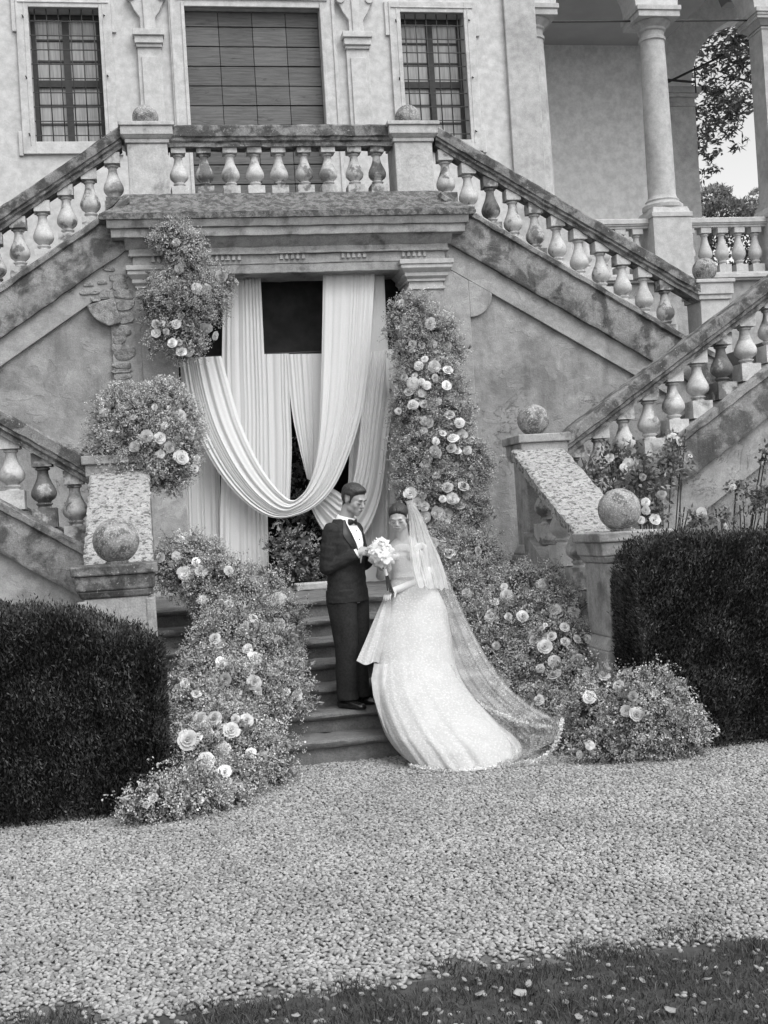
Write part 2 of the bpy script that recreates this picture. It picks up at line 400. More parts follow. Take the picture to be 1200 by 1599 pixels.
# ================================================================== SETTING
tag(make('ground', MB().box(-90, 90, -60, 160, -.3, 0), 'pebble_base'), kind='structure')
mb = MB(); mb.grid([[(x, y, .004) for x in np.linspace(-40, 40, 9)] for y in np.linspace(-55, -4.72, 5)])
tag(make('lawn', mb, 'earth'), kind='structure')
hx = np.linspace(-60, 120, 61); hy = np.linspace(14, 150, 35)
def hill_z(x, y): return -.5+5.3*min(1, max(0, (y-14)/6))+max(0, (y-24))*.085+1.1*math.sin(x*.21)*math.sin(y*.13)*min(1, max(0, (y-20)/20))+.9*math.sin(x*.6+1)*math.cos(y*.33)*min(1, max(0, (y-30)/20))
mb = MB(); mb.grid([[(x, y, hill_z(x, y)) for x in hx] for y in hy])
tag(make('hill', mb, 'hill_green', smooth=True), kind='structure')

# where the gravel gives way to grass, as traced on the ground
def on_ground(u, v, z=.0):
    d = CF+CR*(u-600)/FPX-CU*(v-799.5)/FPX; return CAM+d*((z-CAM[2])/d[2])
EDGE = np.array([on_ground(u, v)[:2] for u, v in ((-200, 1590), (0, 1582), (40, 1578), (130, 1574), (160, 1590), (210, 1604), (270, 1590), (330, 1562), (430, 1550), (560, 1545), (640, 1528), (700, 1500), (760, 1494), (880, 1490), (1000, 1478), (1100, 1472), (1190, 1464), (1400, 1450))])
EDGE = EDGE[np.argsort(EDGE[:, 0])]
def grass_edge(x): return np.interp(x, EDGE[:, 0], EDGE[:, 1])+.03*np.sin(x*17)+.02*np.sin(x*41+1)
# pebbles: one stuff object, ellipsoid stones instanced on a jittered grid
def pebbles():
    sp = .0188
    X, Y = np.meshgrid(np.arange(-3.4, 3.6, sp), np.arange(-5.6, .05, sp))
    P = np.stack([X.ravel(), Y.ravel(), np.zeros(X.size)], 1); P[:, :2] += rng.uniform(-.011, .011, (len(P), 2))
    edge = grass_edge(P[:, 0])+rng.normal(0, .06, len(P))
    keep = (P[:, 1] > edge) | (rng.random(len(P)) < .035)
    keep &= ~((np.abs(P[:, 0]) > 2.0) & (P[:, 1] > -.8)) & ~((P[:, 1] > -.08) & (np.abs(P[:, 0]) < 1.8))
    P = P[keep]; P[:, 2] = .004+rng.uniform(0, .008, len(P))
    me = bpy.data.meshes.new('pebbles'); me.vertices.add(len(P)); me.vertices.foreach_set('co', P.astype(np.float32).ravel()); me.update()
    o = bpy.data.objects.new('pebbles', me); COL.objects.link(o)
    ng = bpy.data.node_groups.new('pebbles', 'GeometryNodeTree')
    ng.interface.new_socket('Geometry', in_out='INPUT', socket_type='NodeSocketGeometry'); ng.interface.new_socket('Geometry', in_out='OUTPUT', socket_type='NodeSocketGeometry')
    N = ng.nodes.new; l = ng.links.new
    gi, go = N('NodeGroupInput'), N('NodeGroupOutput')
    ip = N('GeometryNodeInstanceOnPoints'); ico = N('GeometryNodeMeshIcoSphere'); ico.inputs['Subdivisions'].default_value = 2; ico.inputs['Radius'].default_value = 1
    sm = N('GeometryNodeSetShadeSmooth'); mt = N('GeometryNodeSetMaterial'); mt.inputs['Material'].default_value = MAT['pebble']
    rs = N('FunctionNodeRandomValue'); rs.data_type = 'FLOAT_VECTOR'; rs.inputs['Min'].default_value = (.0075, .0066, .0050); rs.inputs['Max'].default_value = (.0178, .0128, .0096)
    rr = N('FunctionNodeRandomValue'); rr.data_type = 'FLOAT_VECTOR'; rr.inputs['Min'].default_value = (-.45, -.45, 0); rr.inputs['Max'].default_value = (.45, .45, 6.28); rr.inputs['Seed'].default_value = 5
    l(gi.outputs[0], ip.inputs['Points']); l(ico.outputs['Mesh'], sm.inputs[0]); l(sm.outputs[0], mt.inputs[0]); l(mt.outputs[0], ip.inputs['Instance'])
    l(rs.outputs[0], ip.inputs['Scale']); l(rr.outputs[0], ip.inputs['Rotation']); l(ip.outputs[0], go.inputs[0])
    md = o.modifiers.new('pebbles', 'NODES'); md.node_group = ng
    tag(o, kind='stuff')
pebbles()

# ================================================================== BALUSTERS, RAILS, BALLS
def baluster_mesh(name, h, mat, ext=0.0, r=.10):
    p = [(.205, .062), (.235, .05), (.255, .055), (.27, .066), (.285, .066), (.30, .052), (.32, .056), (.36, .083), (.40, .097), (.44, .101), (.49, .098), (.56, .083), (.63, .065),
         (.70, .051), (.77, .043), (.82, .043), (.835, .056), (.86, .06), (.872, .048), (.885, .066)]
    k = r/.101
    mb = MB(); mb.lathe([(z*h, q*k) for z, q in p], seg=20, caps=False)
    a = .092*k; mb.box(-a, a, -a, a, -ext, .205*h)
    a = .078*k; mb.box(-a, a, -a, a, .883*h, h+ext)
    return proto(name, mb, mat, smooth=35)
RAIL = [(-.15, -.02), (-.135, 0), (.135, 0), (.15, -.02), (.15, -.13), (.13, -.145), (.13, -.175), (.105, -.195), (.105, -.24), (-.105, -.24), (-.105, -.195), (-.13, -.175), (-.13, -.145), (-.15, -.13)]
def ball(mb_parent, c, r, name='ball_finial', mat='ball_stone'):
    mb = MB(); mb.ellipsoid(c, (r, r, r*.985), nu=32, nv=20)
    V = mb.v[0]; d = V-np.array(c); V += d*rng.normal(0, .006, (len(V), 1))
    mb.lathe([(-r*1.02, r*.45), (-r*.93, r*.5), (-r*.8, r*.3)], c, 20)
    return make(name, mb, mat, mb_parent, smooth=60)

# ---- the facade of the villa
villa = thing('villa', 'pale plastered villa front with barred windows and a boarded door above the terrace', 'building', (0, 7.2, 0))
YF = 7.2
def open_wall(xs, zs, holes, y0, y1):
    """wall face with rectangular openings and their reveals"""
    mb = MB()
    def hole(i, k):
        x, z = (xs[i]+xs[i+1])/2, (zs[k]+zs[k+1])/2
        return any(a < x < b and c < z < d for a, b, c, d in holes)
    nx, nz = len(xs)-1, len(zs)-1
    for i in range(nx):
        for k in range(nz):
            if hole(i, k): continue
            x0, x1, z0, z1 = xs[i], xs[i+1], zs[k], zs[k+1]
            mb.add([(x0, y0, z0), (x1, y0, z0), (x1, y0, z1), (x0, y0, z1)], [(0, 1, 2, 3)])
            mb.add([(x0, y1, z0), (x1, y1, z0), (x1, y1, z1), (x0, y1, z1)], [(3, 2, 1, 0)])
            for (di, dk, q) in ((-1, 0, [(x0, y0, z0), (x0, y0, z1), (x0, y1, z1), (x0, y1, z0)]), (1, 0, [(x1, y0, z0), (x1, y1, z0), (x1, y1, z1), (x1, y0, z1)]),
                                (0, -1, [(x0, y0, z0), (x0, y1, z0), (x1, y1, z0), (x1, y0, z0)]), (0, 1, [(x0, y0, z1), (x1, y0, z1), (x1, y1, z1), (x0, y1, z1)])):
                a, c = i+di, k+dk
                if a < 0 or c < 0 or a >= nx or c >= nz or hole(a, c): mb.add(q, [(0, 1, 2, 3)])
    return mb
WX0, WX1, WZ0, WZ1 = 2.03, 2.93, 7.06, 8.83
holes = [(-WX1, -WX0, WZ0, WZ1), (WX0, WX1, WZ0, WZ1), (-.91, .91, 5.60, 8.87)]
make('wall', open_wall([-8, -WX1, -WX0, -.91, .91, WX0, WX1, 3.97], [0, 5.6, WZ0, WZ1, 8.87, 11], holes, YF, YF+.45), 'facade_plaster', villa, recalc=False)
for s in (-1, 1):
    a, b = (WX0, WX1) if s > 0 else (-WX1, -WX0)
    mb = MB(); y = YF-.05
    mb.box(a-.16, a, y, YF+.02, WZ0-.16, WZ1+.15); mb.box(b, b+.16, y, YF+.02, WZ0-.16, WZ1+.15)
    mb.box(a, b, y+.001, YF+.02, WZ1, WZ1+.15); mb.box(a, b, y+.001, YF+.02, WZ0-.16, WZ0)
    for z0, z1 in ((WZ1-.32, WZ1+.15), (WZ0-.18, WZ0+.14)):
        mb.box(a-.215, a-.16, y+.012, YF+.02, z0, z1); mb.box(b+.16, b+.215, y+.012, YF+.02, z0, z1)
    mb.box(a-.13, b+.13, y-.012, y+.02, WZ1+.055, WZ1+.075)
    mb.box(a-.06, a-.045, y-.008, y+.02, WZ0-.05, WZ1+.055); mb.box(b+.045, b+.06, y-.008, y+.02, WZ0-.05, WZ1+.055)
    make('window_surround', mb, 'facade_stone', villa, bevel=.006)
    yw = YF+.20; fr = MB()
    fr.box(a, a+.055, yw, yw+.06, WZ0, WZ1); fr.box(b-.055, b, yw, yw+.06, WZ0, WZ1); m_ = (a+b)/2
    fr.box(m_-.045, m_+.045, yw-.01, yw+.06, WZ0+.003, WZ1-.003)
    zt = WZ0+.80
    fr.box(a+.055, b-.055, yw-.008, yw+.061, zt, zt+.09); fr.box(a+.055, b-.055, yw+.002, yw+.062, WZ1-.055, WZ1); fr.box(a+.055, b-.055, yw+.002, yw+.062, WZ0, WZ0+.055)
    win = make('window', fr, 'window_wood', villa)
    rows = [(WZ0+.055, WZ0+.30), (WZ0+.325, WZ0+.55), (WZ0+.575, zt), (zt+.09, zt+.34), (zt+.365, zt+.62), (zt+.645, WZ1-.055)]
    for q0, q1 in ((a+.055, m_-.045), (m_+.045, b-.055)):
        for z0, z1 in rows:
            make('pane', MB().box(q0, q1, yw+.03, yw+.04, z0, z1), 'glass_pane', win)
        for z in (WZ0+.30, WZ0+.55, zt+.34, zt+.62): make('muntin', MB().box(q0, q1, yw+.012, yw+.05, z, z+.025), 'window_wood', win)
    for k in range(6):                                            # iron grille
        x = a+.075+k*(b-a-.15)/5
        make('grille_bar', MB().tube([(x, YF+.03, WZ0-.01), (x, YF+.03, WZ1+.01)], .0085), 'iron', win, smooth=True)
    for k, z in enumerate(np.linspace(WZ0+.10, WZ1-.16, 9)):
        make('grille_bar', MB().box(a-.01, b+.01, YF+.018, YF+.030, z-.006, z+.006), 'iron', win)
    for z in (WZ0+.1, WZ0+.85, WZ1-.12):
        make('shutter_hook', MB().tube([(a-.075, y-.03, z), (a-.06, y+.01, z-.03)], .009), 'iron', win); make('shutter_hook', MB().tube([(b+.075, y-.03, z), (b+.06, y+.01, z+.03)], .009), 'iron', win)
# boarded door
dz = 8.87
sh = make('boarded_door', MB().box(-.93, .93, YF+.16, YF+.2, 5.60, dz+.02), 'window_wood', villa)
zr = [dz, 8.655]+[8.655-.268*k for k in range(1, 12)]
xc = [-.91, -.46, -.003, .455, .91]
for k in range(len(zr)-1):
    for c in range(4):
        d = rng.uniform(0, .006)
        make('board', MB().box(xc[c]+.004, xc[c+1]-.004, YF+.115-d, YF+.165, max(zr[k+1], 5.62)+.008+rng.uniform(-.002, .003), zr[k]-.006), 'shutter_wood', sh, bevel=.003)
mb = MB()
for s in (-1, 1):
    mb.box(*sorted((s*.91, s*1.12)), YF-.05, YF+.02, 5.6, dz+.2); mb.box(*sorted((s*.915, s*.955)), YF-.065, YF, 5.6, dz+.05); mb.box(*sorted((s*1.07, s*1.10)), YF-.07, YF, 5.6, dz+.2)
mb.box(-.91, .91, YF-.049, YF+.02, dz, dz+.2); mb.box(-1.02, 1.02, YF-.075, YF-.03, dz+.09, dz+.105)
make('door_surround', mb, 'facade_stone', villa, bevel=.005)
for s in (-1, 1):
    mb = MB(); c = s*1.40
    mb.box(c-.155, c+.155, YF-.06, YF+.02, 5.6, 8.30); mb.box(c-.105, c+.105, YF-.085, YF-.05, 5.7, 8.18)
    mb.box(c-.17, c+.17, YF-.09, YF+.02, 8.30, 8.345); mb.box(c-.185, c+.185, YF-.12, YF+.02, 8.345, 8.44); mb.box(c-.205, c+.205, YF-.15, YF+.02, 8.44, 8.52)
    make('pilaster', mb, 'facade_stone', villa, bevel=.006)
    mb = MB(); o_ = s*.02                                          # scroll console above
    mb.prism_xz([(c-.10, 8.52), (c+.10, 8.52), (c+.10, 8.7), (c+.17, 8.8), (c+.22, 8.92), (c+.25, 9.2), (c-.25, 9.2), (c-.22, 8.92), (c-.17, 8.8), (c-.10, 8.7)], YF-.075, YF+.02)
    mb.prism_xz([(c-.05, 8.53), (c+.05, 8.53), (c+.06, 9.2), (c-.06, 9.2)], YF-.10, YF-.06)
    for q in (-.2, .2): mb.tube([(c+q, YF-.10, 8.98), (c+q, YF+.0, 8.98)], .06, 16)
    make('scroll_console', mb, 'facade_stone', villa, bevel=.008)
mb = MB(); mb.box(3.51, 3.965, YF-.07, YF+.02, 0, 11); make('corner_pilaster', mb, 'column_stone', villa, bevel=.01)

# ---- loggia to the right
log = thing('loggia', 'open arcaded loggia with round column and balustrade beside the villa front', 'building', (7, 7.5, 0))
AX = [4.0, 5.84, 7.67, 9.5, 11.33]; SPR = 9.0
mb = MB(); n = 18; y0, y1 = YF+.06, YF+.56; rad = .60
for i in range(4):
    c = (AX[i]+AX[i+1])/2
    A = [(c-rad*math.cos(PI*k/n), SPR+rad*math.sin(PI*k/n)) for k in range(n+1)]
    lo = AX[i]+(-.04 if i == 0 else 0); hi = AX[i+1]
    front = [(lo, SPR)]+A+[(hi, SPR)]
    for (xa, za), (xb, zb) in zip(front[:-1], front[1:]):
        mb.add([(xa, y0, za), (xb, y0, zb), (xb, y0, 11), (xa, y0, 11)], [(0, 1, 2, 3)])
        mb.add([(xa, y1, za), (xb, y1, zb), (xb, y1, 11), (xa, y1, 11)], [(3, 2, 1, 0)])
        mb.add([(xa, y0, za), (xb, y0, zb), (xb, y1, zb), (xa, y1, za)], [(3, 2, 1, 0)])
make('arcade_wall', mb, 'facade_plaster', log, recalc=False)
def column(x, square=False, half=False):
    yc = YF+.31; mb = MB()
    z0, z1 = 6.02, 8.72
    if square:
        mb.box(x-.2, x+.2, yc-.2, yc+.2, z0+.2, z1)
        for h, (a, b) in ((.225, (z0+.14, z0+.2)), (.25, (z0+.08, z0+.14)), (.215, (z1, z1+.03))): mb.box(x-h, x+h, yc-h, yc+h, a, b)
        mb.frustum((x-.21, x+.21, yc-.21, yc+.21), z1+.05, (x-.33, x+.33, yc-.33, yc+.33), z1+.17)
    else:
        prof = [(z0+.08, .28), (z0+.10, .295), (z0+.15, .295), (z0+.17, .27), (z0+.2, .24), (z0+.225, .245), (z0+.25, .215), (z0+.3, .2)]
        prof += [(z0+.3+(z1-.15-z0-.3)*t, .2-.025*t*t) for t in np.linspace(0.1, 1, 8)]
        prof += [(z1-.14, .195), (z1-.10, .195), (z1-.09, .178), (z1-.02, .178), (z1, .2), (z1+.03, .2), (z1+.05, .215), (z1+.10, .275), (z1+.12, .28)]
        mb.lathe(prof, (x, yc, 0), 28)
    o = make('column', mb, 'column_stone', log, smooth=35)
    make('abacus', MB().box(x-.315, x+.315, yc-.315, yc+.315, z1+.12, z1+.21).box(x-.335, x+.335, yc-.335, yc+.335, z1+.21, SPR-.001), 'clean_stone', o, bevel=.006)
    p = MB().box(x-.295, x+.295, yc-.31, yc+.31, 5.0, z0-.07); p.box(x-.31, x+.31, yc-.325, yc+.325, z0-.07, z0-.001); p.frustum((x-.29, x+.29, yc-.3, yc+.3), z0, (x-.26, x+.26, yc-.27, yc+.27), z0+.085)
    make('column_pedestal', p, 'clean_stone', log, bevel=.006)
column(AX[0]); column(AX[1]); column(AX[2], True); column(AX[3]); column(AX[4], True)
lb = baluster_mesh('loggia_baluster', .69, 'clean_stone', 0, .102)
lr = [(a*.85, h*.55) for a, h in RAIL]
for i in range(4):
    a, b = AX[i]+.295, AX[i+1]-.295
    bal = make('balustrade_rail', MB().sweep(lr, (a, YF+.27, 5.965), (b, YF+.27, 5.965)), 'clean_stone', log)
    k = 0; x = a+.04
    while x < b: place('baluster', lb, log, (x, YF+.27, 5.142)); x += .262
make('floor_band', MB().box(3.98, 11.6, YF+.02, YF+.60, 5.02, 5.14).box(3.98, 11.6, YF-.02, YF+.6, 5.05, 5.11), 'clean_stone', log, bevel=.006)
make('base_wall', MB().box(3.98, 11.6, YF+.1, YF+.5, 0, 5.02), 'border_plaster', log)
make('floor', MB().box(3.9, 11.8, YF+.4, 10.6, 4.9, 5.03), 'clean_stone', log)
YB = 9.95; cx_, r_ = 8.82, 1.25; zs = 8.78
mb = MB(); mb.add([(3.9, YB, 5), (7.57, YB, 5), (7.57, YB, 12), (3.9, YB, 12)], [(0, 1, 2, 3)])
A = [(cx_-r_*math.cos(PI*k/24), zs+r_*math.sin(PI*k/24)) for k in range(25)]
for (xa, za), (xb, zb) in zip(A[:-1], A[1:]):
    mb.add([(xa, YB, za), (xb, YB, zb), (xb, YB, 12), (xa, YB, 12)], [(0, 1, 2, 3)]); mb.add([(xa, YB, za), (xb, YB, zb), (xb, YB+.4, zb), (xa, YB+.4, za)], [(3, 2, 1, 0)])
mb.add([(7.57, YB, 5), (7.57, YB+.4, 5), (7.57, YB+.4, zs), (7.57, YB, zs)], [(3, 2, 1, 0)])
mb.add([(10.07, YB, 5), (12, YB, 5), (12, YB, 12), (10.07, YB, 12)], [(0, 1, 2, 3)]); mb.add([(10.07, YB, 5), (10.07, YB+.4, 5), (10.07, YB+.4, zs), (10.07, YB, zs)], [(0, 1, 2, 3)])
mb.box(3.9, 7.57, YB+.002, YB+.4, 5, 12)
make('back_wall', mb, 'loggia_plaster', log, recalc=False)
make('end_wall', MB().box(3.85, 3.965, YF+.47, YB+.4, 4.9, 11), 'loggia_plaster', log)
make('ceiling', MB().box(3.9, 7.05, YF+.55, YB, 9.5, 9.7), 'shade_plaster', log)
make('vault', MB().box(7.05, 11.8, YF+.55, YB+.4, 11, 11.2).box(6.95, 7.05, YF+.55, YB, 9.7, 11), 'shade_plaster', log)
mb = MB(); mb.box(7.12, 7.57, YB-.09, YB, 5, 8.45)
for h, a, b in ((.02, 8.45, 8.50), (.0, 8.50, 8.60), (.05, 8.60, 8.66), (.09, 8.66, 8.76)): mb.box(7.12-h, 7.57+h, YB-.09-h, YB-.001, a, b)
make('arch_pier', mb, 'column_stone', log, bevel=.006)
make('tie_rod', MB().tube([(4.0, YF+.31, 8.86), (7.6, YF+.31, 8.93)], .013), 'iron', log)
mb = MB(); mb.tube([(7.0, YB-.25, 8.78), (7.62, YB-.3, 9.05), (8.0, YB-.3, 9.22)], .02); mb.tube([(7.0, YB-.25, 8.84), (7.5, YB-.3, 8.78)], .02); mb.tube([(7.5, YB-.3, 8.6), (7.5, YB-.3, 9.05)], .012)
make('awning_bracket', mb, 'iron', log)
mb = MB(); mb.frustum((7.93, 8.15, 9.2, 9.42), 9.93, (7.88, 8.2, 9.15, 9.47), 10.16); mb.box(7.9, 8.18, 9.17, 9.45, 10.16, 10.2); mb.tube([(8.04, 9.31, 10.2), (8.04, 9.31, 11)], .012)
tag(make('lantern', mb, 'shade_plaster'), 'small square lantern hanging under the arch of the loggia', 'lantern')
p0, p1 = at(1083, 172, 10.5), at(1093, 332, 10.5)
mb = MB(); mb.tube([(p1[0], 10.5, 4.6), p1, p0], .035, 10)
pole = thing('metal_pole', 'thin pale metal pole standing behind the loggia arch beside the tree', 'pole', (p1[0], 10.5, 4.6)); make('pole', mb, 'metal_pole', pole, smooth=True)
for t in (.1, .38, .62, .9): make('clamp', MB().tube([p0+(p1-p0)*t+np.array((-.05, -.02, -.015)), p0+(p1-p0)*t+np.array((.05, -.02, .015))], .03, 8), 'iron', pole)

# ---- terrace, entablature and doorway
door = thing('garden_doorway', 'wide stone doorway with pilasters and heavy moulded entablature under the terrace', 'doorway', (0, 4.45, 1.15))
make('terrace_slab', MB().box(-2.02, 2.02, 4.62, 7.19, 5.30, 5.64), 'ledge_stone', door)
mb = MB(); mb.sweep([(-2.08, 5.265), (-2.10, 5.285), (-2.10, 5.31), (-2.08, 5.33), (2.08, 5.33), (2.10, 5.31), (2.10, 5.285), (2.08, 5.265)], (0, 4.15, 0), (0, 4.7, 0), 1, 0, (1, 0, 0))
xs = np.linspace(-2.09, 2.09, 60)
top = [[(x*1.0, 4.15+rng.normal(0, .004), 5.33+rng.normal(0, .004)) for x in xs], [(x*.985, 4.18, 5.345+rng.normal(0, .006)) for x in xs], [(x*.93, 4.37, 5.47+rng.normal(0, .010)) for x in xs], [(x*.87, 4.60, 5.655+rng.normal(0, .003)) for x in xs], [(x*.87, 4.72, 5.657) for x in xs]]
mb.grid(top)
for s in (-1, 1): mb.add([(s*2.09, 4.15, 5.33), (s*2.06, 4.18, 5.345), (s*1.945, 4.37, 5.47), (s*1.82, 4.60, 5.655), (s*1.82, 4.72, 5.657), (s*2.09, 4.72, 5.33)], [(0, 1, 2, 3, 4, 5)])
make('ledge', mb, 'ledge_stone', door, smooth=50, recalc=True)
def stack(levels, yb, nseg=28, jit=.0022):
    mb = MB()
    for hw, yf, z0, z1, yf1 in levels:
        mb.prism_yz([(yf, z0), (yf1, z1), (yb, z1), (yb, z0)], -hw, hw, nseg, jit)
    return mb
make('cornice', stack([(1.98, 4.235, 5.085, 5.18, 4.225), (2.02, 4.20, 5.18, 5.265, 4.17)], 4.9), 'entab_stone', door, bevel=.006)
make('cavetto', stack([(1.84, 4.385, 4.985, 5.085, 4.27)], 4.9), 'entab_stone', door)
make('frieze', stack([(1.80, 4.375, 4.93, 4.985, 4.375), (1.81, 4.36, 4.905, 4.93, 4.36), (1.765, 4.405, 4.80, 4.905, 4.40)], 4.9), 'entab_stone', door, bevel=.004)
make('lintel', stack([(1.335, 4.425, 4.70, 4.80, 4.415)], 4.95), 'entab_stone', door, bevel=.008)
for c in (-1.42, -.72, 0, .70, 1.40):
    for k in range(5):
        x = c+(k-2)*.062
        make('gutta', MB().frustum((x-.02, x+.02, 4.375, 4.41), 4.845, (x-.012, x+.012, 4.385, 4.41), 4.904), 'entab_stone', door)
for s in (-1, 1):
    c = s*1.53; mb = MB()
    mb.box(c-.195, c+.195, 4.43, 4.95, 1.15, 4.49); mb.box(c-.23, c+.23, 4.395, 4.95, 1.15, 1.38)
    pl = make('pilaster', mb, 'border_plaster', door, bevel=.01)
    mb = MB()
    for h, z0, z1 in ((.215, 4.47, 4.505), (.20, 4.505, 4.56), (.225, 4.56, 4.59), (.255, 4.615, 4.655), (.30, 4.70, 4.745), (.315, 4.745, 4.797)): mb.box(c-h, c+h, 4.625-h, 4.95, z0, z1)
    mb.frustum((c-.225, c+.225, 4.4, 4.95), 4.59, (c-.255, c+.255, 4.37, 4.95), 4.615); mb.frustum((c-.255, c+.255, 4.37, 4.95), 4.655, (c-.30, c+.30, 4.325, 4.95), 4.70)
    make('capital', mb, 'clean_stone', pl, bevel=.004)
# the dark room behind
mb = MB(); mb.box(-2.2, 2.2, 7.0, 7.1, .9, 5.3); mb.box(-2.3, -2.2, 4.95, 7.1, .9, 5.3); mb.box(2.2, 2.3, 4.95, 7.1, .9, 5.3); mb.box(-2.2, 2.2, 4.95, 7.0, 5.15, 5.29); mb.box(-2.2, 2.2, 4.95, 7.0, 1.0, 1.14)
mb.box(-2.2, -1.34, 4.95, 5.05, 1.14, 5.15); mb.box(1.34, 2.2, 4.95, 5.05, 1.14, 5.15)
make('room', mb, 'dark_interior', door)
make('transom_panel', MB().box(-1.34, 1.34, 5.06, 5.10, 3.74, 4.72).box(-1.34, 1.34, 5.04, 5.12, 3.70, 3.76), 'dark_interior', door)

tb = thing('terrace_balustrade', 'level stone balustrade with ball topped posts on the terrace above the doorway', 'balustrade', (0, 4.8, 5.65))
tbm = baluster_mesh('terrace_baluster', .565, 'baluster_stone', .004, .106)
make('handrail', MB().sweep(RAIL, (-1.3, 4.80, 6.455), (1.3, 4.80, 6.455), 30, .003), 'rail_stone', tb)
for x in (-1.19, -.90, -.605, -.325, -.045, .25, .53, .84, 1.11): place('baluster', tbm, tb, (x, 4.80, 5.655), (0, 0, rng.normal(0, .03)))
for s in (-1, 1):
    c = s*1.53; mb = MB(); yc = 4.86
    mb.box(c-.225, c+.225, yc-.225, yc+.225, 5.645, 6.24)
    po = make('post', mb, 'post_stone', tb, bevel=.012)
    mb = MB(); mb.box(c-.245, c+.245, yc-.245, yc+.245, 6.24, 6.285); mb.frustum((c-.25, c+.25, yc-.25, yc+.25), 6.285, (c-.285, c+.285, yc-.285, yc+.285), 6.32); mb.box(c-.29, c+.29, yc-.29, yc+.29, 6.32, 6.42); mb.box(c-.31, c+.31, yc-.31, yc+.31, 6.42, 6.465)
    make('post_cap', mb, 'post_stone', po, bevel=.008); ball(po, (c, yc, 6.60), .148)

# ---- upper flights (behind) and their walls
def upper(s):
    side = 'right' if s > 0 else 'left'
    sl_ = -.605 if s > 0 else -.665
    zt = lambda X: 6.445+sl_*(X-1.82)
    XE = 5.0
    P = lambda X, d: (s*X, zt(X)+d)
    wl = thing('stair_wall', 'plastered wall with sloping bands under the upper stair flight %s of the doorway' % side, 'wall', (s*3.3, 4.5, 0))
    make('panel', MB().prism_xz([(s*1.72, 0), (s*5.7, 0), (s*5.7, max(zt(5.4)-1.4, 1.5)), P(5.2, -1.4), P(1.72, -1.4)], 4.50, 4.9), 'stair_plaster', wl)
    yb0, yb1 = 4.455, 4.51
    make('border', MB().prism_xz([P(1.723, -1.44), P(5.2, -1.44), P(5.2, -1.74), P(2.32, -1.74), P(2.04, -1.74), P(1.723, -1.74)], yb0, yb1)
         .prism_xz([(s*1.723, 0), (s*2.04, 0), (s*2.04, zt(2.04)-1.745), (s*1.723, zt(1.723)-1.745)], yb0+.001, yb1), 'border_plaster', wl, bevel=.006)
    cz = zt(2.32)-1.74
    if s > 0:
        q = [(s*2.041, zt(2.04)-1.742)]+[(s*(2.041+.275*math.cos(a)), cz+.01+.275*math.sin(a)) for a in np.linspace(0, -PI/2, 12)]
        make('scallop', MB().prism_xz(q, yb0+.003, yb1), 'border_plaster', wl, bevel=.006)
    mb = MB()
    n = 40; pr = [(4.40, -1.45), (4.385, -1.40), (4.395, -1.0), (4.36, -.985), (4.355, -.93), (4.40, -.90), (5.05, -.87), (5.05, -1.45)]
    V = []; F = []; m_ = len(pr)
    for i, X in enumerate(np.linspace(1.76, XE+.1, n)):
        for y, d in pr: V.append((s*X+rng.normal(0, .003), y+rng.normal(0, .003), zt(X)+d+rng.normal(0, .004)))
    for i in range(n-1): F += [(i*m_+k, i*m_+(k+1) % m_, (i+1)*m_+(k+1) % m_, (i+1)*m_+k) for k in range(m_)]
    F += [tuple(range(m_)), tuple(range((n-1)*m_, n*m_))]
    make('stringer', MB().add(V, F), 'stringer_stone', wl, smooth=40)
    st = [(s*1.9, 1.2)]; X = 1.9; z = 5.30
    while X < 5.2: st += [(s*X, z), (s*(X+.26), z)]; X += .26; z += sl_*.26
    st += [(s*5.2, 1.2)]
    make('steps', MB().prism_xz(st, 4.95, 6.6), 'step_stone', wl)
    make('upper_block', MB().box(*sorted((s*1.70, s*2.03)), 4.475, 4.9, 4.7, 5.30), 'border_plaster', wl)
    if s < 0:                                                     # stones laid bare where the plaster fell
        q = [(510, 290), (600, 262), (670, 248), (690, 320), (710, 390), (680, 402), (640, 410), (595, 392), (560, 370), (530, 335)]
        pts = [at(x/3.75, 400+y/3.75, 4.43) for x, y in q]
        make('slab', MB().prism_xz([(p[0], p[2]) for p in pts], 4.40, 4.47), 'rubble_stone', wl, bevel=.012)
        for (x, y, w_, h_) in ((693, 127, 85, 44), (703, 172, 90, 48), (725, 222, 105, 54), (625, 225, 90, 48), (735, 285, 95, 58), (740, 360, 75, 68), (712, 435, 108, 62), (700, 490, 66, 44), (717, 560, 105, 84),
                             (715, 640, 96, 38), (712, 672, 104, 22), (720, 705, 98, 32), (704, 737, 60, 22), (520, 162, 52, 32), (600, 150, 48, 30), (500, 212, 62, 27), (556, 212, 62, 25), (560, 250, 56, 24), (775, 560, 34, 60), (640, 75, 60, 24)):
            c = at(x/3.75, 400+y/3.75, 4.44); rx, rz = w_/3.75/2*.0078, h_/3.75/2*.0080
            mb = MB(); V = []; N = 14; a0 = rng.uniform(0, 6)
            prof = [1+.10*math.sin(2*2*PI*k/N+a0)+.07*math.sin(3*2*PI*k/N+2*a0)+rng.normal(0, .03) for k in range(N)]
            def ring(sc, yy): return [(c[0]+rx*sc*pk*np.sign(math.cos(t))*abs(math.cos(t))**.7, yy, c[2]+rz*sc*pk*np.sign(math.sin(t))*abs(math.sin(t))**.7) for t, pk in zip(np.arange(N)*2*PI/N, prof)]
            mb.grid([ring(1.02, 4.47), ring(1, 4.452), ring(.93, 4.443+rng.uniform(-.006, .003)), ring(.6, 4.441+rng.uniform(-.006, .002)), ring(.02, 4.441)], closed=True)
            make('stone', mb, 'rubble_stone', wl, smooth=50)
    b = thing('stair_balustrade', 'sloping stone balustrade of the upper flight descending to the %s from the terrace' % side, 'balustrade', (s*1.85, 4.8, 5.6), 'balustrades of the double stair')
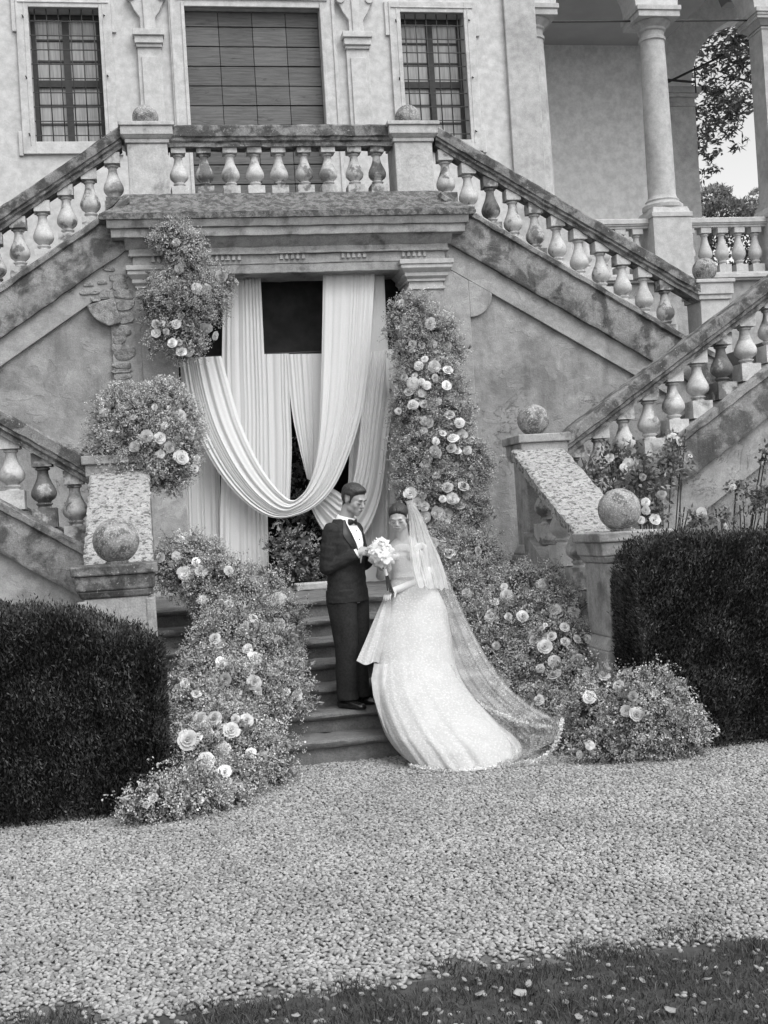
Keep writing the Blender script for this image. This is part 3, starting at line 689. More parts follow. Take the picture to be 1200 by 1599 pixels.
    make('handrail', MB().sweep(RAIL, (s*1.81, 4.80, zt(1.81)), (s*XE, 4.80, zt(XE)), 34, .003), 'rail_stone', b)
    bm_ = baluster_mesh('upper_baluster', .63, 'baluster_stone', .05, .114)
    X = 1.93
    while X < XE-.15:
        place('baluster', bm_, b, (s*X, 4.80, zt(X)-.885), (0, 0, rng.normal(0, .04))); X += .266
    if s > 0:
        c, yc = 5.20, 4.9
        nw = make('newel', MB().box(c-.19, c+.19, yc-.2, yc+.2, 2.0, 4.30), 'clean_stone', b, bevel=.01)
        make('newel_cap', MB().box(c-.215, c+.215, yc-.225, yc+.225, 4.30, 4.36).box(c-.235, c+.235, yc-.245, yc+.245, 4.36, 4.50).box(c-.255, c+.255, yc-.265, yc+.265, 4.50, 4.545), 'clean_stone', nw, bevel=.008)
        ball(nw, (5.16, 4.85, 4.695), .15)
upper(1); upper(-1)
tag(make('outer_landing', MB().box(5.2, 7.5, 2.4, 7.25, 0, 3.6), 'step_stone'), 'plain stone landing block at the outer turn of the right stair', 'landing')

# ---- front flights
def front(s):
    side = 'right' if s > 0 else 'left'
    zt = lambda X: 2.575+.648*(X-2.27)
    XE = 5.4; P = lambda X, d: (s*X, max(zt(X)+d, 0))
    wl = thing('stair_wall', 'weathered wall with a dark sloping stringer under the lower %s flight behind the hedge' % side, 'wall', (s*3.5, 2.2, 0))
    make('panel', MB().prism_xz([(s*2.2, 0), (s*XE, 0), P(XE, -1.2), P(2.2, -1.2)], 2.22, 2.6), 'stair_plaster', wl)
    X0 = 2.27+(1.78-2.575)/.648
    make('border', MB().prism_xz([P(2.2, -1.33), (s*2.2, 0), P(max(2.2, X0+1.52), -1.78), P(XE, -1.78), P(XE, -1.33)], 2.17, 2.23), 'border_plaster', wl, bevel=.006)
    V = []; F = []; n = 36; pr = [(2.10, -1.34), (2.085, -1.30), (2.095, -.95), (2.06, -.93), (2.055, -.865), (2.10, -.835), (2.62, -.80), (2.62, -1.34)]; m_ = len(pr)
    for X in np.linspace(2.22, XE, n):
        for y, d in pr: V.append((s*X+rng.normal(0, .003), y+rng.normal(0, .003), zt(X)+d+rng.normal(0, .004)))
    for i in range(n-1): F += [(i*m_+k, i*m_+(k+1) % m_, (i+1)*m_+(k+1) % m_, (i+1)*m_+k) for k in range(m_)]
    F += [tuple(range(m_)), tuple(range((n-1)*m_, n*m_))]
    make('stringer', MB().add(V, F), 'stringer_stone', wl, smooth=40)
    st = [(s*2.3, 0)]; X = 2.3; z = 1.31
    while X < XE: st += [(s*X, z), (s*(X+.25), z)]; X += .25; z += .162
    st += [(s*X, 0)]
    make('steps', MB().prism_xz(st, 2.62, 4.37), 'step_stone', wl)
    b = thing('stair_balustrade', 'dark weathered balustrade rising to the %s along the lower front flight' % side, 'balustrade', (s*2.3, 2.3, 1.7), 'balustrades of the double stair')
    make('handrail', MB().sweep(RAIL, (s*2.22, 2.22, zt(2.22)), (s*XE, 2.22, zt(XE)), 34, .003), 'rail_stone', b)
    bm_ = baluster_mesh('front_baluster', .56, 'baluster_stone', .06, .116)
    X = 2.40
    while X < XE-.1:
        place('baluster', bm_, b, (s*X, 2.24, zt(X)-.815), (0, 0, rng.normal(0, .04))); X += .272
    c, yc = s*2.05, 2.30
    nw = make('newel', MB().box(c-.185, c+.185, yc-.2, yc+.2, 1.5, 2.33), 'pedestal_stone', b, bevel=.012)
    mb = MB(); mb.frustum((c-.24, c+.24, yc-.26, yc+.26), 1.42, (c-.19, c+.19, yc-.205, yc+.205), 1.52); mb.box(c-.245, c+.245, yc-.265, yc+.265, 0, 1.42)
    make('newel_base', mb, 'pedestal_stone', nw, bevel=.02)
    mb = MB(); mb.frustum((c-.2, c+.2, yc-.22, yc+.22), 2.33, (c-.235, c+.235, yc-.265, yc+.265), 2.39); mb.box(c-.235, c+.235, yc-.27, yc+.27, 2.39, 2.50); mb.box(c-.265, c+.265, yc-.30, yc+.30, 2.50, 2.58)
    make('newel_cap', mb, 'pedestal_stone', nw, bevel=.01)
    if s > 0: ball(nw, (c-.02, yc-.02, 2.735), .158)
front(1); front(-1)

# ---- central flight
stair = thing('central_staircase', 'broad worn stone steps rising from the gravel to the doorway', 'staircase', (0, 1, 0))
NST = 7
for k in range(NST):
    y = -.10+.33*k; zt_ = .19+.16*k; zb = 0 if k == 0 else zt_-.16
    poly = [(y+.02, zb-.001 if k else -.05), (y+.02, zt_-.062), (y-.012, zt_-.055), (y-.03, zt_-.035), (y-.03, zt_-.018), (y-.012, zt_-.001), (y+.02, zt_), (y+.36, zt_+.002), (y+.36, zb-.001 if k else -.05)]
    if k == NST-1: poly[7] = (4.95, zt_+.002); poly[8] = (4.95, zb-.001)
    make('step', MB().prism_yz(poly, -1.80, 1.80, 46, .0035), 'step_stone', stair, smooth=40)
make('landing_wing', MB().box(-2.35, -1.795, 2.3, 4.5, 0, 1.147), 'step_stone', stair); make('landing_wing', MB().box(1.795, 2.35, 2.3, 4.5, 0, 1.147), 'step_stone', stair)

def coping(s):
    side = 'right' if s > 0 else 'left'
    b = thing('stair_parapet', 'short sloping parapet with lichen covered top on the %s of the central steps' % side, 'parapet', (s*1.985, 1.1, 0), 'parapets of the central steps')
    c = s*1.985; p0 = (c, .33, 1.625); p1 = (c, 2.06, 2.44)
    hw = .265
    V = []; F = []; nu, nv = 14, 44
    make('coping', MB().sweep([(-hw, -.015), (-hw, -.10), (-hw+.03, -.12), (hw-.03, -.12), (hw, -.10), (hw, -.015), (hw-.02, 0), (.12, .006), (0, .004), (-.12, .006), (-hw+.02, 0)], p0, p1, 40, .004, (1, 0, 0)), 'lichen_stone', b)
    sl = (p1[2]-p0[2])/(p1[1]-p0[1]); zz = lambda y: p0[2]+sl*(y-p0[1])
    make('base', MB().prism_yz([(.30, 0), (.30, zz(.30)-.80), (2.06, zz(2.06)-.80), (2.06, 0)], c-.19, c+.19), 'pedestal_stone', b)
    bm_ = baluster_mesh('parapet_baluster', .62, 'baluster_stone', .07, .125)
    for y in (.60, 1.02, 1.44, 1.86): place('baluster', bm_, b, (c, y, zz(y)-.76))
    d = thing('stone_pedestal', 'square stone pedestal with ball at the foot of the %s parapet' % side, 'pedestal', (c+s*.015, .03, 0), 'pedestals at the foot of the steps')
    c = s*2.0; yc = .03
    mb = MB(); mb.box(c-.235, c+.235, yc-.26, yc+.26, .80, 1.385)
    for q in (-1, 1):
        mb.box(c+q*.245-.035, c+q*.245+.035, yc-.27, yc+.27, .82, 1.37) if s < 0 else None
    make('shaft', mb, 'pedestal_stone', d, bevel=.012)
    mb = MB(); mb.box(c-.30, c+.30, yc-.32, yc+.32, 0, .70); mb.frustum((c-.295, c+.295, yc-.315, yc+.315), .70, (c-.24, c+.24, yc-.265, yc+.265), .80)
    make('base', mb, 'pedestal_stone', d, bevel=.015)
    mb = MB(); mb.frustum((c-.25, c+.25, yc-.27, yc+.27), 1.385, (c-.27, c+.27, yc-.295, yc+.295), 1.44); mb.frustum((c-.28, c+.28, yc-.30, yc+.30), 1.44, (c-.29, c+.29, yc-.31, yc+.31), 1.55); mb.box(c-.31, c+.31, yc-.33, yc+.33, 1.55, 1.625)
    make('cap', mb, 'rail_stone' if s < 0 else 'pedestal_stone', d, bevel=.012)
    ball(d, (s*1.985, 0, 1.80), .172)
coping(1); coping(-1)
# ================================================================== DRAPES IN THE DOORWAY
def drape(name, label, left, right, Y, nrows=60, npl=9, amp=.025, nx=None, tight=None, ybow=0.0, group=None):
    """cloth between two edge curves given where they hang (photo pixel, depth Y); pleats run along the cloth"""
    Lc = spline(left, nrows); Rc = spline(right, nrows); nx = nx or npl*7
    P = np.zeros((nrows, nx, 3)); ph = rng.uniform(0, 6.28); ts = np.linspace(0, 1, nx)
    warp = np.interp(ts, np.linspace(0, 1, npl+1), np.sort(np.r_[0, rng.uniform(.02, .98, npl-1), 1]))*.85+ts*.15
    am = .55+.45*np.sin(2*PI*ts*2.3+ph)**2
    for i in range(nrows):
        f = i/(nrows-1); a = amp*(1 if tight is None else np.interp(f, *tight))
        uv = Lc[i][None, :]*(1-ts[:, None])+Rc[i][None, :]*ts[:, None]
        y = Y-a*am*(np.cos(2*PI*npl*warp+ph+.25*math.sin(f*5+ph))+.35*np.cos(2*PI*npl*2.3*warp+2*ph))-ybow*math.sin(PI*f)
        for k in range(nx): P[i, k] = at(uv[k, 0], uv[k, 1], y[k])
    o = make(name, MB().grid(P), 'curtain_cloth', smooth=True, recalc=False)
    return tag(o, label, 'curtain', group)
G_ = 'pale drapes in the doorway'
drape('curtain', 'narrow pale curtain panel beside the left pilaster, half hidden behind the big swag', [(282, 559), (284, 620), (290, 730), (295, 880)], [(346, 556), (346, 640), (344, 740), (346, 900)], 4.82, npl=7, amp=.018, group=G_)
drape('curtain', 'long pale curtain falling from the lintel straight to the floor on the left', [(350, 422), (347, 555), (349, 660), (345, 770), (343, 905)], [(407, 422), (413, 553), (416, 640), (418, 780), (421, 912)], 4.70, npl=8, amp=.016, group=G_)
drape('curtain', 'slim pale curtain panel hanging from the rod just left of the dark gap', [(412, 553), (415, 640), (416, 720), (419, 800)], [(452, 552), (453, 620), (456, 700), (452, 806)], 4.76, npl=5, amp=.016, group=G_)
drape('curtain', 'pale curtain panel drawn aside to the right of the dark gap', [(448, 553), (456, 640), (468, 700), (480, 748)], [(506, 552), (508, 620), (504, 690), (492, 752)], 4.74, npl=6, amp=.015, group=G_)
drape('swag', 'large pale swag looping from the left rod down and up to the lintel', [(281, 560), (291, 622), (311, 682), (345, 742), (386, 787), (424, 808), (460, 806), (494, 790), (524, 757), (549, 700), (567, 635), (578, 545), (586, 421)],
      [(346, 556), (356, 592), (376, 660), (404, 722), (432, 762), (455, 781), (470, 774), (482, 757), (492, 725), (498, 680), (501, 620), (503, 540), (505, 421)], 4.60, nrows=110, npl=9, amp=.022, tight=([0, .3, .45, .6, .8, 1], [1, .9, .8, .8, .7, .5]), ybow=.12, group=G_)
drape('curtain', 'tapering strip of pale cloth falling from the lintel right of the swag', [(582, 421), (578, 480), (568, 555), (552, 660)], [(600, 421), (603, 490), (607, 556), (608, 660)], 4.72, npl=3, amp=.010, group=G_)
drape('curtain', 'pale curtain panel hanging behind the man between the two swags', [(560, 553), (552, 640), (545, 730), (540, 900)], [(606, 547), (604, 640), (601, 740), (604, 905)], 4.80, npl=6, amp=.016, group=G_)
drape('swag', 'smaller pale swag drawn from the right rod down to the left behind the man', [(626, 545), (618, 610), (606, 690), (596, 770), (578, 822), (553, 850), (528, 848), (503, 826), (483, 788)],
      [(572, 550), (568, 610), (562, 680), (556, 730), (547, 765), (536, 772), (526, 766), (512, 760), (498, 768)], 4.68, nrows=80, npl=7, amp=.022, ybow=.08, group=G_)
drape('curtain', 'tall pale curtain panel at the right pilaster behind the woman', [(598, 546), (600, 640), (600, 740), (598, 920)], [(640, 543), (641, 640), (643, 740), (650, 915)], 4.78, npl=6, amp=.018, group=G_)
drape('curtain', 'gathered pale cloth bunched high against the right pilaster', [(604, 546), (603, 590), (606, 625), (612, 638)], [(632, 543), (634, 590), (632, 622), (624, 640)], 4.66, npl=3, amp=.014, ybow=.1, group=G_)
drape('curtain', 'low pale curtain panel showing behind the bouquet at the floor', [(566, 860), (566, 885), (566, 908), (566, 916)], [(612, 850), (612, 880), (612, 905), (612, 914)], 4.74, npl=3, amp=.012, group=G_)
a, b = at(281, 558.5, 4.86), at(640, 543.5, 4.86)
tag(make('curtain_rod', MB().tube([a, b], .012), 'iron', smooth=True), 'thin dark rod across the doorway that carries the lower drapes', 'curtain rod')

# ================================================================== FOLIAGE TOOLS
def rand_rot(n):
    q = rng.normal(size=(n, 4)); q /= np.linalg.norm(q, axis=1)[:, None]; w_, x, y, z = q.T
    return np.stack([np.stack([1-2*(y*y+z*z), 2*(x*y-z*w_), 2*(x*z+y*w_)], -1), np.stack([2*(x*y+z*w_), 1-2*(x*x+z*z), 2*(y*z-x*w_)], -1), np.stack([2*(x*z-y*w_), 2*(y*z+x*w_), 1-2*(x*x+y*y)], -1)], 1)
def frames(d):
    """rotation matrices (rows = local axes) with local z along d and a random spin"""
    d = d/np.linalg.norm(d, axis=1)[:, None]; r = rng.normal(size=d.shape); x = np.cross(r, d); x /= np.linalg.norm(x, axis=1)[:, None]
    return np.stack([x, np.cross(d, x), d], 1)
LEAF_V = np.array([(0, 0, 0), (.5, .12, .35), (0, 0, 1), (-.5, .12, .35)])       # folded leaf: width x, length z
def leaf_quads(p, d, ln, wd):
    """one four-sided leaf per point, along d"""
    R = frames(d); n = len(p)
    V = LEAF_V[None]*np.stack([wd, wd, ln], 1)[:, None, :]
    return (np.einsum('nij,njk->nik', V, R)+p[:, None, :]).reshape(-1, 3), np.arange(4*n).reshape(-1, 4)
def sprig(kind):
    """a stem with leaves and tiny blossoms: quads and material indices (0 blossom, 1 leaf, 2 stem, 3 dim blossom)"""
    V = []; F = []; MI = []
    def add(v, f, m):
        b = sum(len(q) for q in V); V.append(v); F.append(f+b); MI.append(np.full(len(f), m))
    def stem(a, b, r):
        a = np.array(a); b = np.array(b); s = np.array((r, 0, 0)); add(np.array([a-s, a+s, b+s*.6, b-s*.6]), np.array([[0, 1, 2, 3]]), 2)
    if kind in (0, 1, 4):                                        # airy filler with many tiny flowers
        for _ in range(6 if kind == 0 else 5):
            tip = np.array([rng.normal(0, .035), rng.normal(0, .035), rng.uniform(.05, .11)]); stem((0, 0, -.03), tip, .0016)
            n = 7 if kind == 0 else 8
            p = tip+rng.normal(0, .013 if kind == 0 else .011, (n, 3)); s = rng.uniform(.008, .014, n)
            v, f = leaf_quads(p, rng.normal(size=(n, 3)), s*1.1, s*1.1); add(v, f, 0 if rng.random() < .62 else 3)
        n = 9; v, f = leaf_quads(rng.normal(0, .03, (n, 3))+np.array((0, 0, .02)), rng.normal(size=(n, 3))+np.array((0, 0, .6)), rng.uniform(.025, .045, n), rng.uniform(.010, .018, n)); add(v, f, 1)
    if kind == 2:                                                # leafy
        n = 16; z = rng.uniform(0, .12, n); v, f = leaf_quads(np.stack([rng.normal(0, .012, n), rng.normal(0, .012, n), z], 1), rng.normal(size=(n, 3))+np.array((0, 0, .5)), rng.uniform(.035, .06, n), rng.uniform(.016, .028, n)); add(v, f, 1); stem((0, 0, -.03), (0, 0, .12), .002)
    if kind == 3:                                                # flat umbel
        c = np.array((0, 0, .09)); stem((0, 0, -.03), c, .002); n = 30
        a = rng.uniform(0, 6.28, n); r = .045*np.sqrt(rng.random(n)); p = c+np.stack([r*np.cos(a), r*np.sin(a), .012-6*r*r], 1); s = rng.uniform(.010, .015, n)
        v, f = leaf_quads(p, rng.normal(size=(n, 3))*.6+np.array((0, 0, .3)), s, s); add(v, f, 0)
        n = 5; v, f = leaf_quads(rng.normal(0, .02, (n, 3)), rng.normal(size=(n, 3)), rng.uniform(.03, .05, n), rng.uniform(.012, .02, n)); add(v, f, 1)
    return np.concatenate(V), np.concatenate(F), np.concatenate(MI)
SPR = {k: [sprig(k) for _ in range(4)] for k in range(5)}
def scatter(protos, p, d, s):
    VV = []; FF = []; MM = []; off = 0; R = frames(d); pick = rng.integers(0, len(protos), len(p))
    for j, (V, F, m) in enumerate(protos):
        i = np.where(pick == j)[0]
        if not len(i): continue
        W = np.einsum('vj,njk->nvk', V, R[i])*s[i][:, None, None]+p[i][:, None, :]
        FF.append((F[None]+(np.arange(len(i))*len(V))[:, None, None]).reshape(-1, 4)+off); VV.append(W.reshape(-1, 3)); MM.append(np.tile(m, len(i))); off += len(i)*len(V)
    return np.concatenate(VV), np.concatenate(FF), np.concatenate(MM)
def rose_mesh(seed, open_=1.0):
    r = np.random.default_rng(seed); mb = MB()
    def petal(a, rb, rt, h, wid, curl, z0):
        P = []
        for i, t in enumerate(np.linspace(0, 1, 5)):
            row = []
            for k in np.linspace(-1, 1, 5):
                ang = a+k*wid*(.45+.55*math.sin(PI*min(t*.62+.2, 1)))
                rad = rb+(rt-rb)*t**.8+curl*max(0, t-.55)**1.5*2.2*(1-.3*k*k)
                z = z0+h*t*(1-.10*k*k*t)-curl*max(0, t-.6)*1.0
                row.append((rad*math.cos(ang), rad*math.sin(ang), z))
            P.append(row)
        mb.grid(P)
    for n, rb, rt, h, wid, curl, z0 in ((3, .03, .10, .52, 1.3, 0, .18), (4, .05, .22, .54, 1.1, .02, .14), (5, .08, .40*open_, .52, .85, .08, .08), (5, .10, .62*open_, .46, .78, .20, .0), (6, .12, .86*open_, .34, .70, .34, -.05)):
        o = r.uniform(0, 6)
        for k in range(n): petal(o+2*PI*k/n+r.normal(0, .08), rb, rt*(1+r.normal(0, .06)), h*(1+r.normal(0, .06)), wid, curl, z0)
    mb.lathe([(.12, .0), (.3, .12), (.55, .10), (.66, .03)], seg=8)
    return proto('rose', mb, 'rose_petal', smooth=True)
ROSES = [rose_mesh(3), rose_mesh(8, .85), rose_mesh(15, 1.08), rose_mesh(21, .7)]
def rot_to(d, spin):
    d = Vector(d).normalized(); q = d.to_track_quat('Z', 'Y'); return (q.to_matrix() @ Matrix.Rotation(spin, 3, 'Z')).to_euler()
def px_scale(u, v, Y): return np.linalg.norm(at(u+1, v, Y)-at(u, v, Y))
def blob_list(bl):
    B = []
    for u, v, Y, rx, ry in bl:
        k = px_scale(u, v, Y)*.95; B.append((at(u, v, Y), np.array((rx*k, min(rx, ry)*k*.75, ry*k))))
    return B
def shell(B, n, lo=.72, hi=1.12, front=True):
    """points and outward directions over a cluster of ellipsoids, inner surface left out"""
    vol = np.array([b[1][0]*b[1][2] for b in B]); pick = rng.choice(len(B), n*3, p=vol/vol.sum())
    d = rng.normal(size=(n*3, 3)); d /= np.linalg.norm(d, axis=1)[:, None]
    if front: d[:, 1] = np.where(d[:, 1] > .35, -d[:, 1], d[:, 1])
    C = np.array([b[0] for b in B])[pick]; R = np.array([b[1] for b in B])[pick]
    lump = 1+.20*np.sin(d[:, 0]*9+C[:, 0]*20)*np.sin(d[:, 2]*8+C[:, 2]*15)
    p = C+d*R*(rng.uniform(lo, hi, n*3)*lump)[:, None]
    ok = np.ones(len(p), bool)
    for j, (c, r) in enumerate(B):
        q = np.sum(((p-c)/r)**2, 1); ok &= ~((q < .55) & (pick != j))
    p, d = p[ok][:n], d[ok][:n]
    return p, d
def on_front(B, u, v):
    d = CF+CR*(u-600)/FPX-CU*(v-799.5)/FPX; d = d/np.linalg.norm(d); best = None
    for c, r in B:
        o = (CAM-c)/(r*1.0); e = d/(r*1.0); a = e@e; b_ = 2*o@e; cc = o@o-1; D = b_*b_-4*a*cc
        if D > 0:
            t = (-b_-math.sqrt(D))/(2*a)
            if best is None or t < best[0]: best = (t, CAM+d*t, (CAM+d*t-c)/r**2)
    if best is None:
        c, r = min(B, key=lambda q: np.linalg.norm((at(u, v, q[0][1])-q[0])/q[1])); p = at(u, v, c[1]-.05); return p, p-c
    return best[1], best[2]/np.linalg.norm(best[2])
def arrangement(name, label, cat, base, blobs, roses, n, mixw=(.38, .2, .16, .14, .12), size=1.0, group=None, rose_r=.062, floor=None, dark=.25):
    t = thing(name, label, cat, base, group); B = blob_list(blobs)
    cnt = (np.array(mixw)*n).astype(int); VV = []; FF = []; MM = []; off = 0
    for k, c in enumerate(cnt):
        if not c: continue
        p, d = shell(B, c, .70 if k != 2 else .55, 1.06 if k != 4 else 1.32)
        d = d+rng.normal(0, .35, d.shape)+np.array((0, -.25, .25)); s = rng.uniform(.75, 1.25, len(p))*size
        if floor is not None: ok = p[:, 2] > floor(p); p, d, s = p[ok], d[ok], s[ok]
        V, F, m_ = scatter(SPR[k], p, d, s); VV.append(V); FF.append(F+off); MM.append(m_); off += len(V)
    tag(np_make('filler_flowers', np.concatenate(VV), np.concatenate(FF), ['blossom', 'foliage_leaf', 'stem_green', 'blossom_dim'], np.concatenate(MM), t), kind='stuff')
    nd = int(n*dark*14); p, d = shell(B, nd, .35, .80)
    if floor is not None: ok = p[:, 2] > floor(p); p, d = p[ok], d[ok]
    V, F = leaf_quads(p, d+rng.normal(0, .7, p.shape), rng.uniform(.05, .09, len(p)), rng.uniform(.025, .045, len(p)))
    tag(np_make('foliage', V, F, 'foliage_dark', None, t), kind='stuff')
    extra = []
    for c_, r_ in B:                                              # more blooms sunk among the filler
        for _ in range(max(1, int(len(roses)*.9/len(B)+rng.random()))):
            s_ = px_scale(600, 800, c_[1]); pj_ = c_+np.array((rng.uniform(-.75, .75)*r_[0], 0, rng.uniform(-.7, .7)*r_[2])); dd = pj_-CAM; zz = dd@CF
            extra.append((600+FPX*(dd@CR)/zz, 799.5-FPX*(dd@CU)/zz, rng.uniform(5.5, 9.5)))
    for q in list(roses)+extra:
        u, v = q[:2]; r = q[2] if len(q) > 2 else 13
        p, nrm = on_front(B, u, v); tocam = CAM-p; tocam /= np.linalg.norm(tocam)
        d = nrm*.55+tocam*.75+np.array((0, 0, .25))+rng.normal(0, .28, 3); d /= np.linalg.norm(d)
        k = px_scale(u, v, p[1]); rr = r*k*rng.uniform(.80, 1.05); sunk = q in extra
        place('rose', ROSES[rng.integers(0, 4)], t, p+nrm*.025+tocam*(.03 if sunk else .085)-d*rr*.1, rot_to(d, rng.uniform(0, 6)), (rr, rr, rr*.95))
    return t
GF = 'flower arrangements around the doorway and steps'
arrangement('flower_arrangement', 'hanging flower arrangement on the left capital of the doorway', 'flowers', at(280, 450, 4.25),
    [(276, 376, 4.12, 32, 17), (268, 360, 4.12, 20, 12), (294, 412, 4.12, 28, 28), (262, 468, 4.18, 24, 32), (288, 472, 4.15, 44, 44), (322, 468, 4.15, 26, 32), (350, 445, 4.15, 9, 24), (280, 525, 4.15, 38, 28), (286, 548, 4.15, 20, 14), (238, 470, 4.22, 14, 30)],
    [(246, 507, 8), (276, 508, 9), (261, 519, 8), (270, 535, 10), (247, 521, 7), (322, 513, 11), (284, 549, 10), (335, 524, 8), (312, 506, 8), (256, 508, 7)], 900, group=GF)
arrangement('flower_arrangement', 'round flower arrangement on the upper newel left of the drapes', 'flowers', at(225, 745, 2.3),
    [(225, 685, 2.25, 72, 68), (195, 650, 2.3, 40, 40), (250, 640, 2.3, 42, 38), (185, 700, 2.2, 38, 48), (270, 700, 2.2, 36, 48), (235, 740, 2.15, 62, 24), (285, 665, 2.25, 22, 40), (160, 690, 2.2, 14, 20)],
    [(165, 645, 10), (199, 637, 8), (229, 682, 11), (249, 684, 12), (263, 697, 10), (250, 708, 8), (282, 714, 12), (283, 650, 9), (296, 674, 8), (303, 695, 8), (307, 717, 7), (303, 731, 7), (150, 662, 8), (255, 666, 8)], 1250, group=GF)
arrangement('flower_arrangement', 'tall column of flowers climbing the right pilaster of the doorway', 'flowers', at(690, 820, 4.0),
    [(645, 492, 4.15, 30, 26), (625, 508, 4.15, 16, 16), (668, 525, 4.12, 40, 36), (690, 548, 4.12, 28, 26), (655, 560, 4.1, 34, 40), (672, 600, 4.05, 46, 48), (655, 640, 4.02, 38, 40), (690, 650, 4.02, 42, 46), (676, 700, 4.0, 56, 46), (715, 725, 4.0, 48, 42), (650, 730, 3.95, 32, 42), (690, 775, 3.9, 58, 46), (715, 800, 3.85, 42, 34), (650, 790, 3.85, 22, 30)],
    [(664, 563, 8), (655, 573, 7), (678, 574, 9), (698, 579, 10), (634, 590, 7), (679, 590, 7), (647, 599, 9), (660, 597, 7), (667, 602, 8), (696, 602, 9), (640, 614, 10), (658, 616, 8), (646, 633, 9), (625, 642, 6), (663, 656, 9), (671, 664, 9), (716, 660, 8), (706, 685, 10), (719, 681, 10), (691, 678, 7), (680, 690, 7), (704, 700, 10), (713, 704, 8), (729, 705, 9), (678, 703, 8), (733, 690, 7),
     (698, 762, 9), (722, 760, 8), (691, 779, 9), (706, 778, 11), (642, 772, 10), (651, 786, 9), (664, 790, 11), (661, 806, 11), (667, 817, 11), (684, 800, 11), (697, 800, 9), (694, 813, 11)], 2400, group=GF)
def steps_floor(p):
    k = np.clip(np.floor((p[:, 1]+.13)/.33), -1, 6); return np.where(np.abs(p[:, 0]) < 1.8, np.where(k < 0, 0, .19+.16*k), 0)-.05
arrangement('flower_arrangement', 'cascade of roses and filler spilling down the left side of the steps onto the gravel', 'flowers', at(330, 1150, -.2),
    [(300, 880, 1.55, 48, 40), (268, 890, 1.5, 20, 28), (350, 915, 1.3, 48, 42), (318, 930, 1.4, 26, 28), (395, 955, 1.1, 52, 48), (430, 990, .95, 38, 50), (358, 1000, .8, 54, 48), (410, 1040, .55, 54, 52), (326, 1062, .4, 54, 48), (440, 1085, .35, 34, 42), (380, 1095, .1, 62, 52), (310, 1120, -.3, 52, 44), (345, 1160, -.5, 74, 52), (400, 1180, -.55, 44, 50), (300, 1190, -.9, 42, 50), (350, 1225, -.9, 66, 40), (290, 1240, -1.35, 56, 36), (245, 1258, -1.45, 40, 24), (222, 1266, -1.5, 20, 14), (420, 1215, -.65, 28, 26), (340, 1255, -1.2, 50, 24), (465, 1090, .3, 12, 22)],
    [(283, 846, 8), (252, 871, 8), (277, 869, 9), (306, 878, 9), (290, 895, 12), (317, 894, 10), (357, 893, 8), (320, 935, 10), (432, 939, 12), (360, 945, 9), (393, 969, 12), (380, 982, 9), (337, 997, 9), (399, 1028, 12), (345, 1037, 11), (383, 1044, 10), (354, 1063, 11), (337, 1066, 10), (292, 1066, 9), (282, 1074, 8), (291, 1081, 9), (396, 1068, 12), (401, 1079, 9),
     (314, 1128, 14), (336, 1125, 13), (361, 1141, 14), (383, 1128, 12), (367, 1126, 9), (294, 1158, 15), (308, 1154, 11), (350, 1169, 12), (320, 1187, 15), (341, 1179, 11), (393, 1176, 13), (376, 1180, 11), (351, 1206, 14), (330, 1146, 8)], 3700, group=GF, floor=steps_floor)
arrangement('flower_arrangement', 'broad cascade of roses and filler on the right side of the steps below the parapet', 'flowers', at(880, 1130, -.2),
    [(700, 860, 2.9, 44, 36), (735, 880, 2.4, 42, 40), (690, 900, 2.3, 30, 36), (750, 920, 2.0, 44, 46), (715, 930, 1.9, 32, 32), (790, 945, 1.5, 44, 42), (830, 925, 1.2, 52, 38), (770, 985, 1.2, 48, 46), (850, 975, .8, 60, 54), (800, 1020, .8, 52, 50), (870, 1030, .4, 62, 56), (822, 1080, .4, 56, 48), (910, 1085, .1, 62, 50), (850, 1130, -.1, 60, 46), (945, 1110, -.6, 62, 54), (1000, 1115, -1.0, 58, 54), (1050, 1142, -1.1, 42, 36), (970, 1160, -1.0, 70, 30), (900, 1162, -.55, 46, 28), (1030, 1090, -1.05, 28, 26), (880, 985, .6, 24, 36)],
    [(690, 850, 9), (678, 849, 9), (701, 868, 10), (746, 862, 8), (702, 901, 10), (727, 926, 9), (790, 918, 6), (793, 930, 9), (846, 914, 11), (772, 944, 9), (818, 963, 10), (865, 953, 11), (798, 964, 9), (893, 957, 8), (848, 985, 7), (853, 980, 6), (881, 983, 8), (862, 996, 11), (852, 1011, 10), (899, 1000, 11), (845, 1043, 11), (865, 1033, 10), (902, 1036, 11), (869, 1057, 12), (915, 1000, 7), (944, 1059, 12), (980, 1051, 10), (969, 1075, 11), (989, 1089, 11), (979, 1110, 11), (993, 1115, 11), (922, 1090, 13), (765, 965, 8), (870, 1042, 8)], 4200, group=GF, floor=steps_floor)

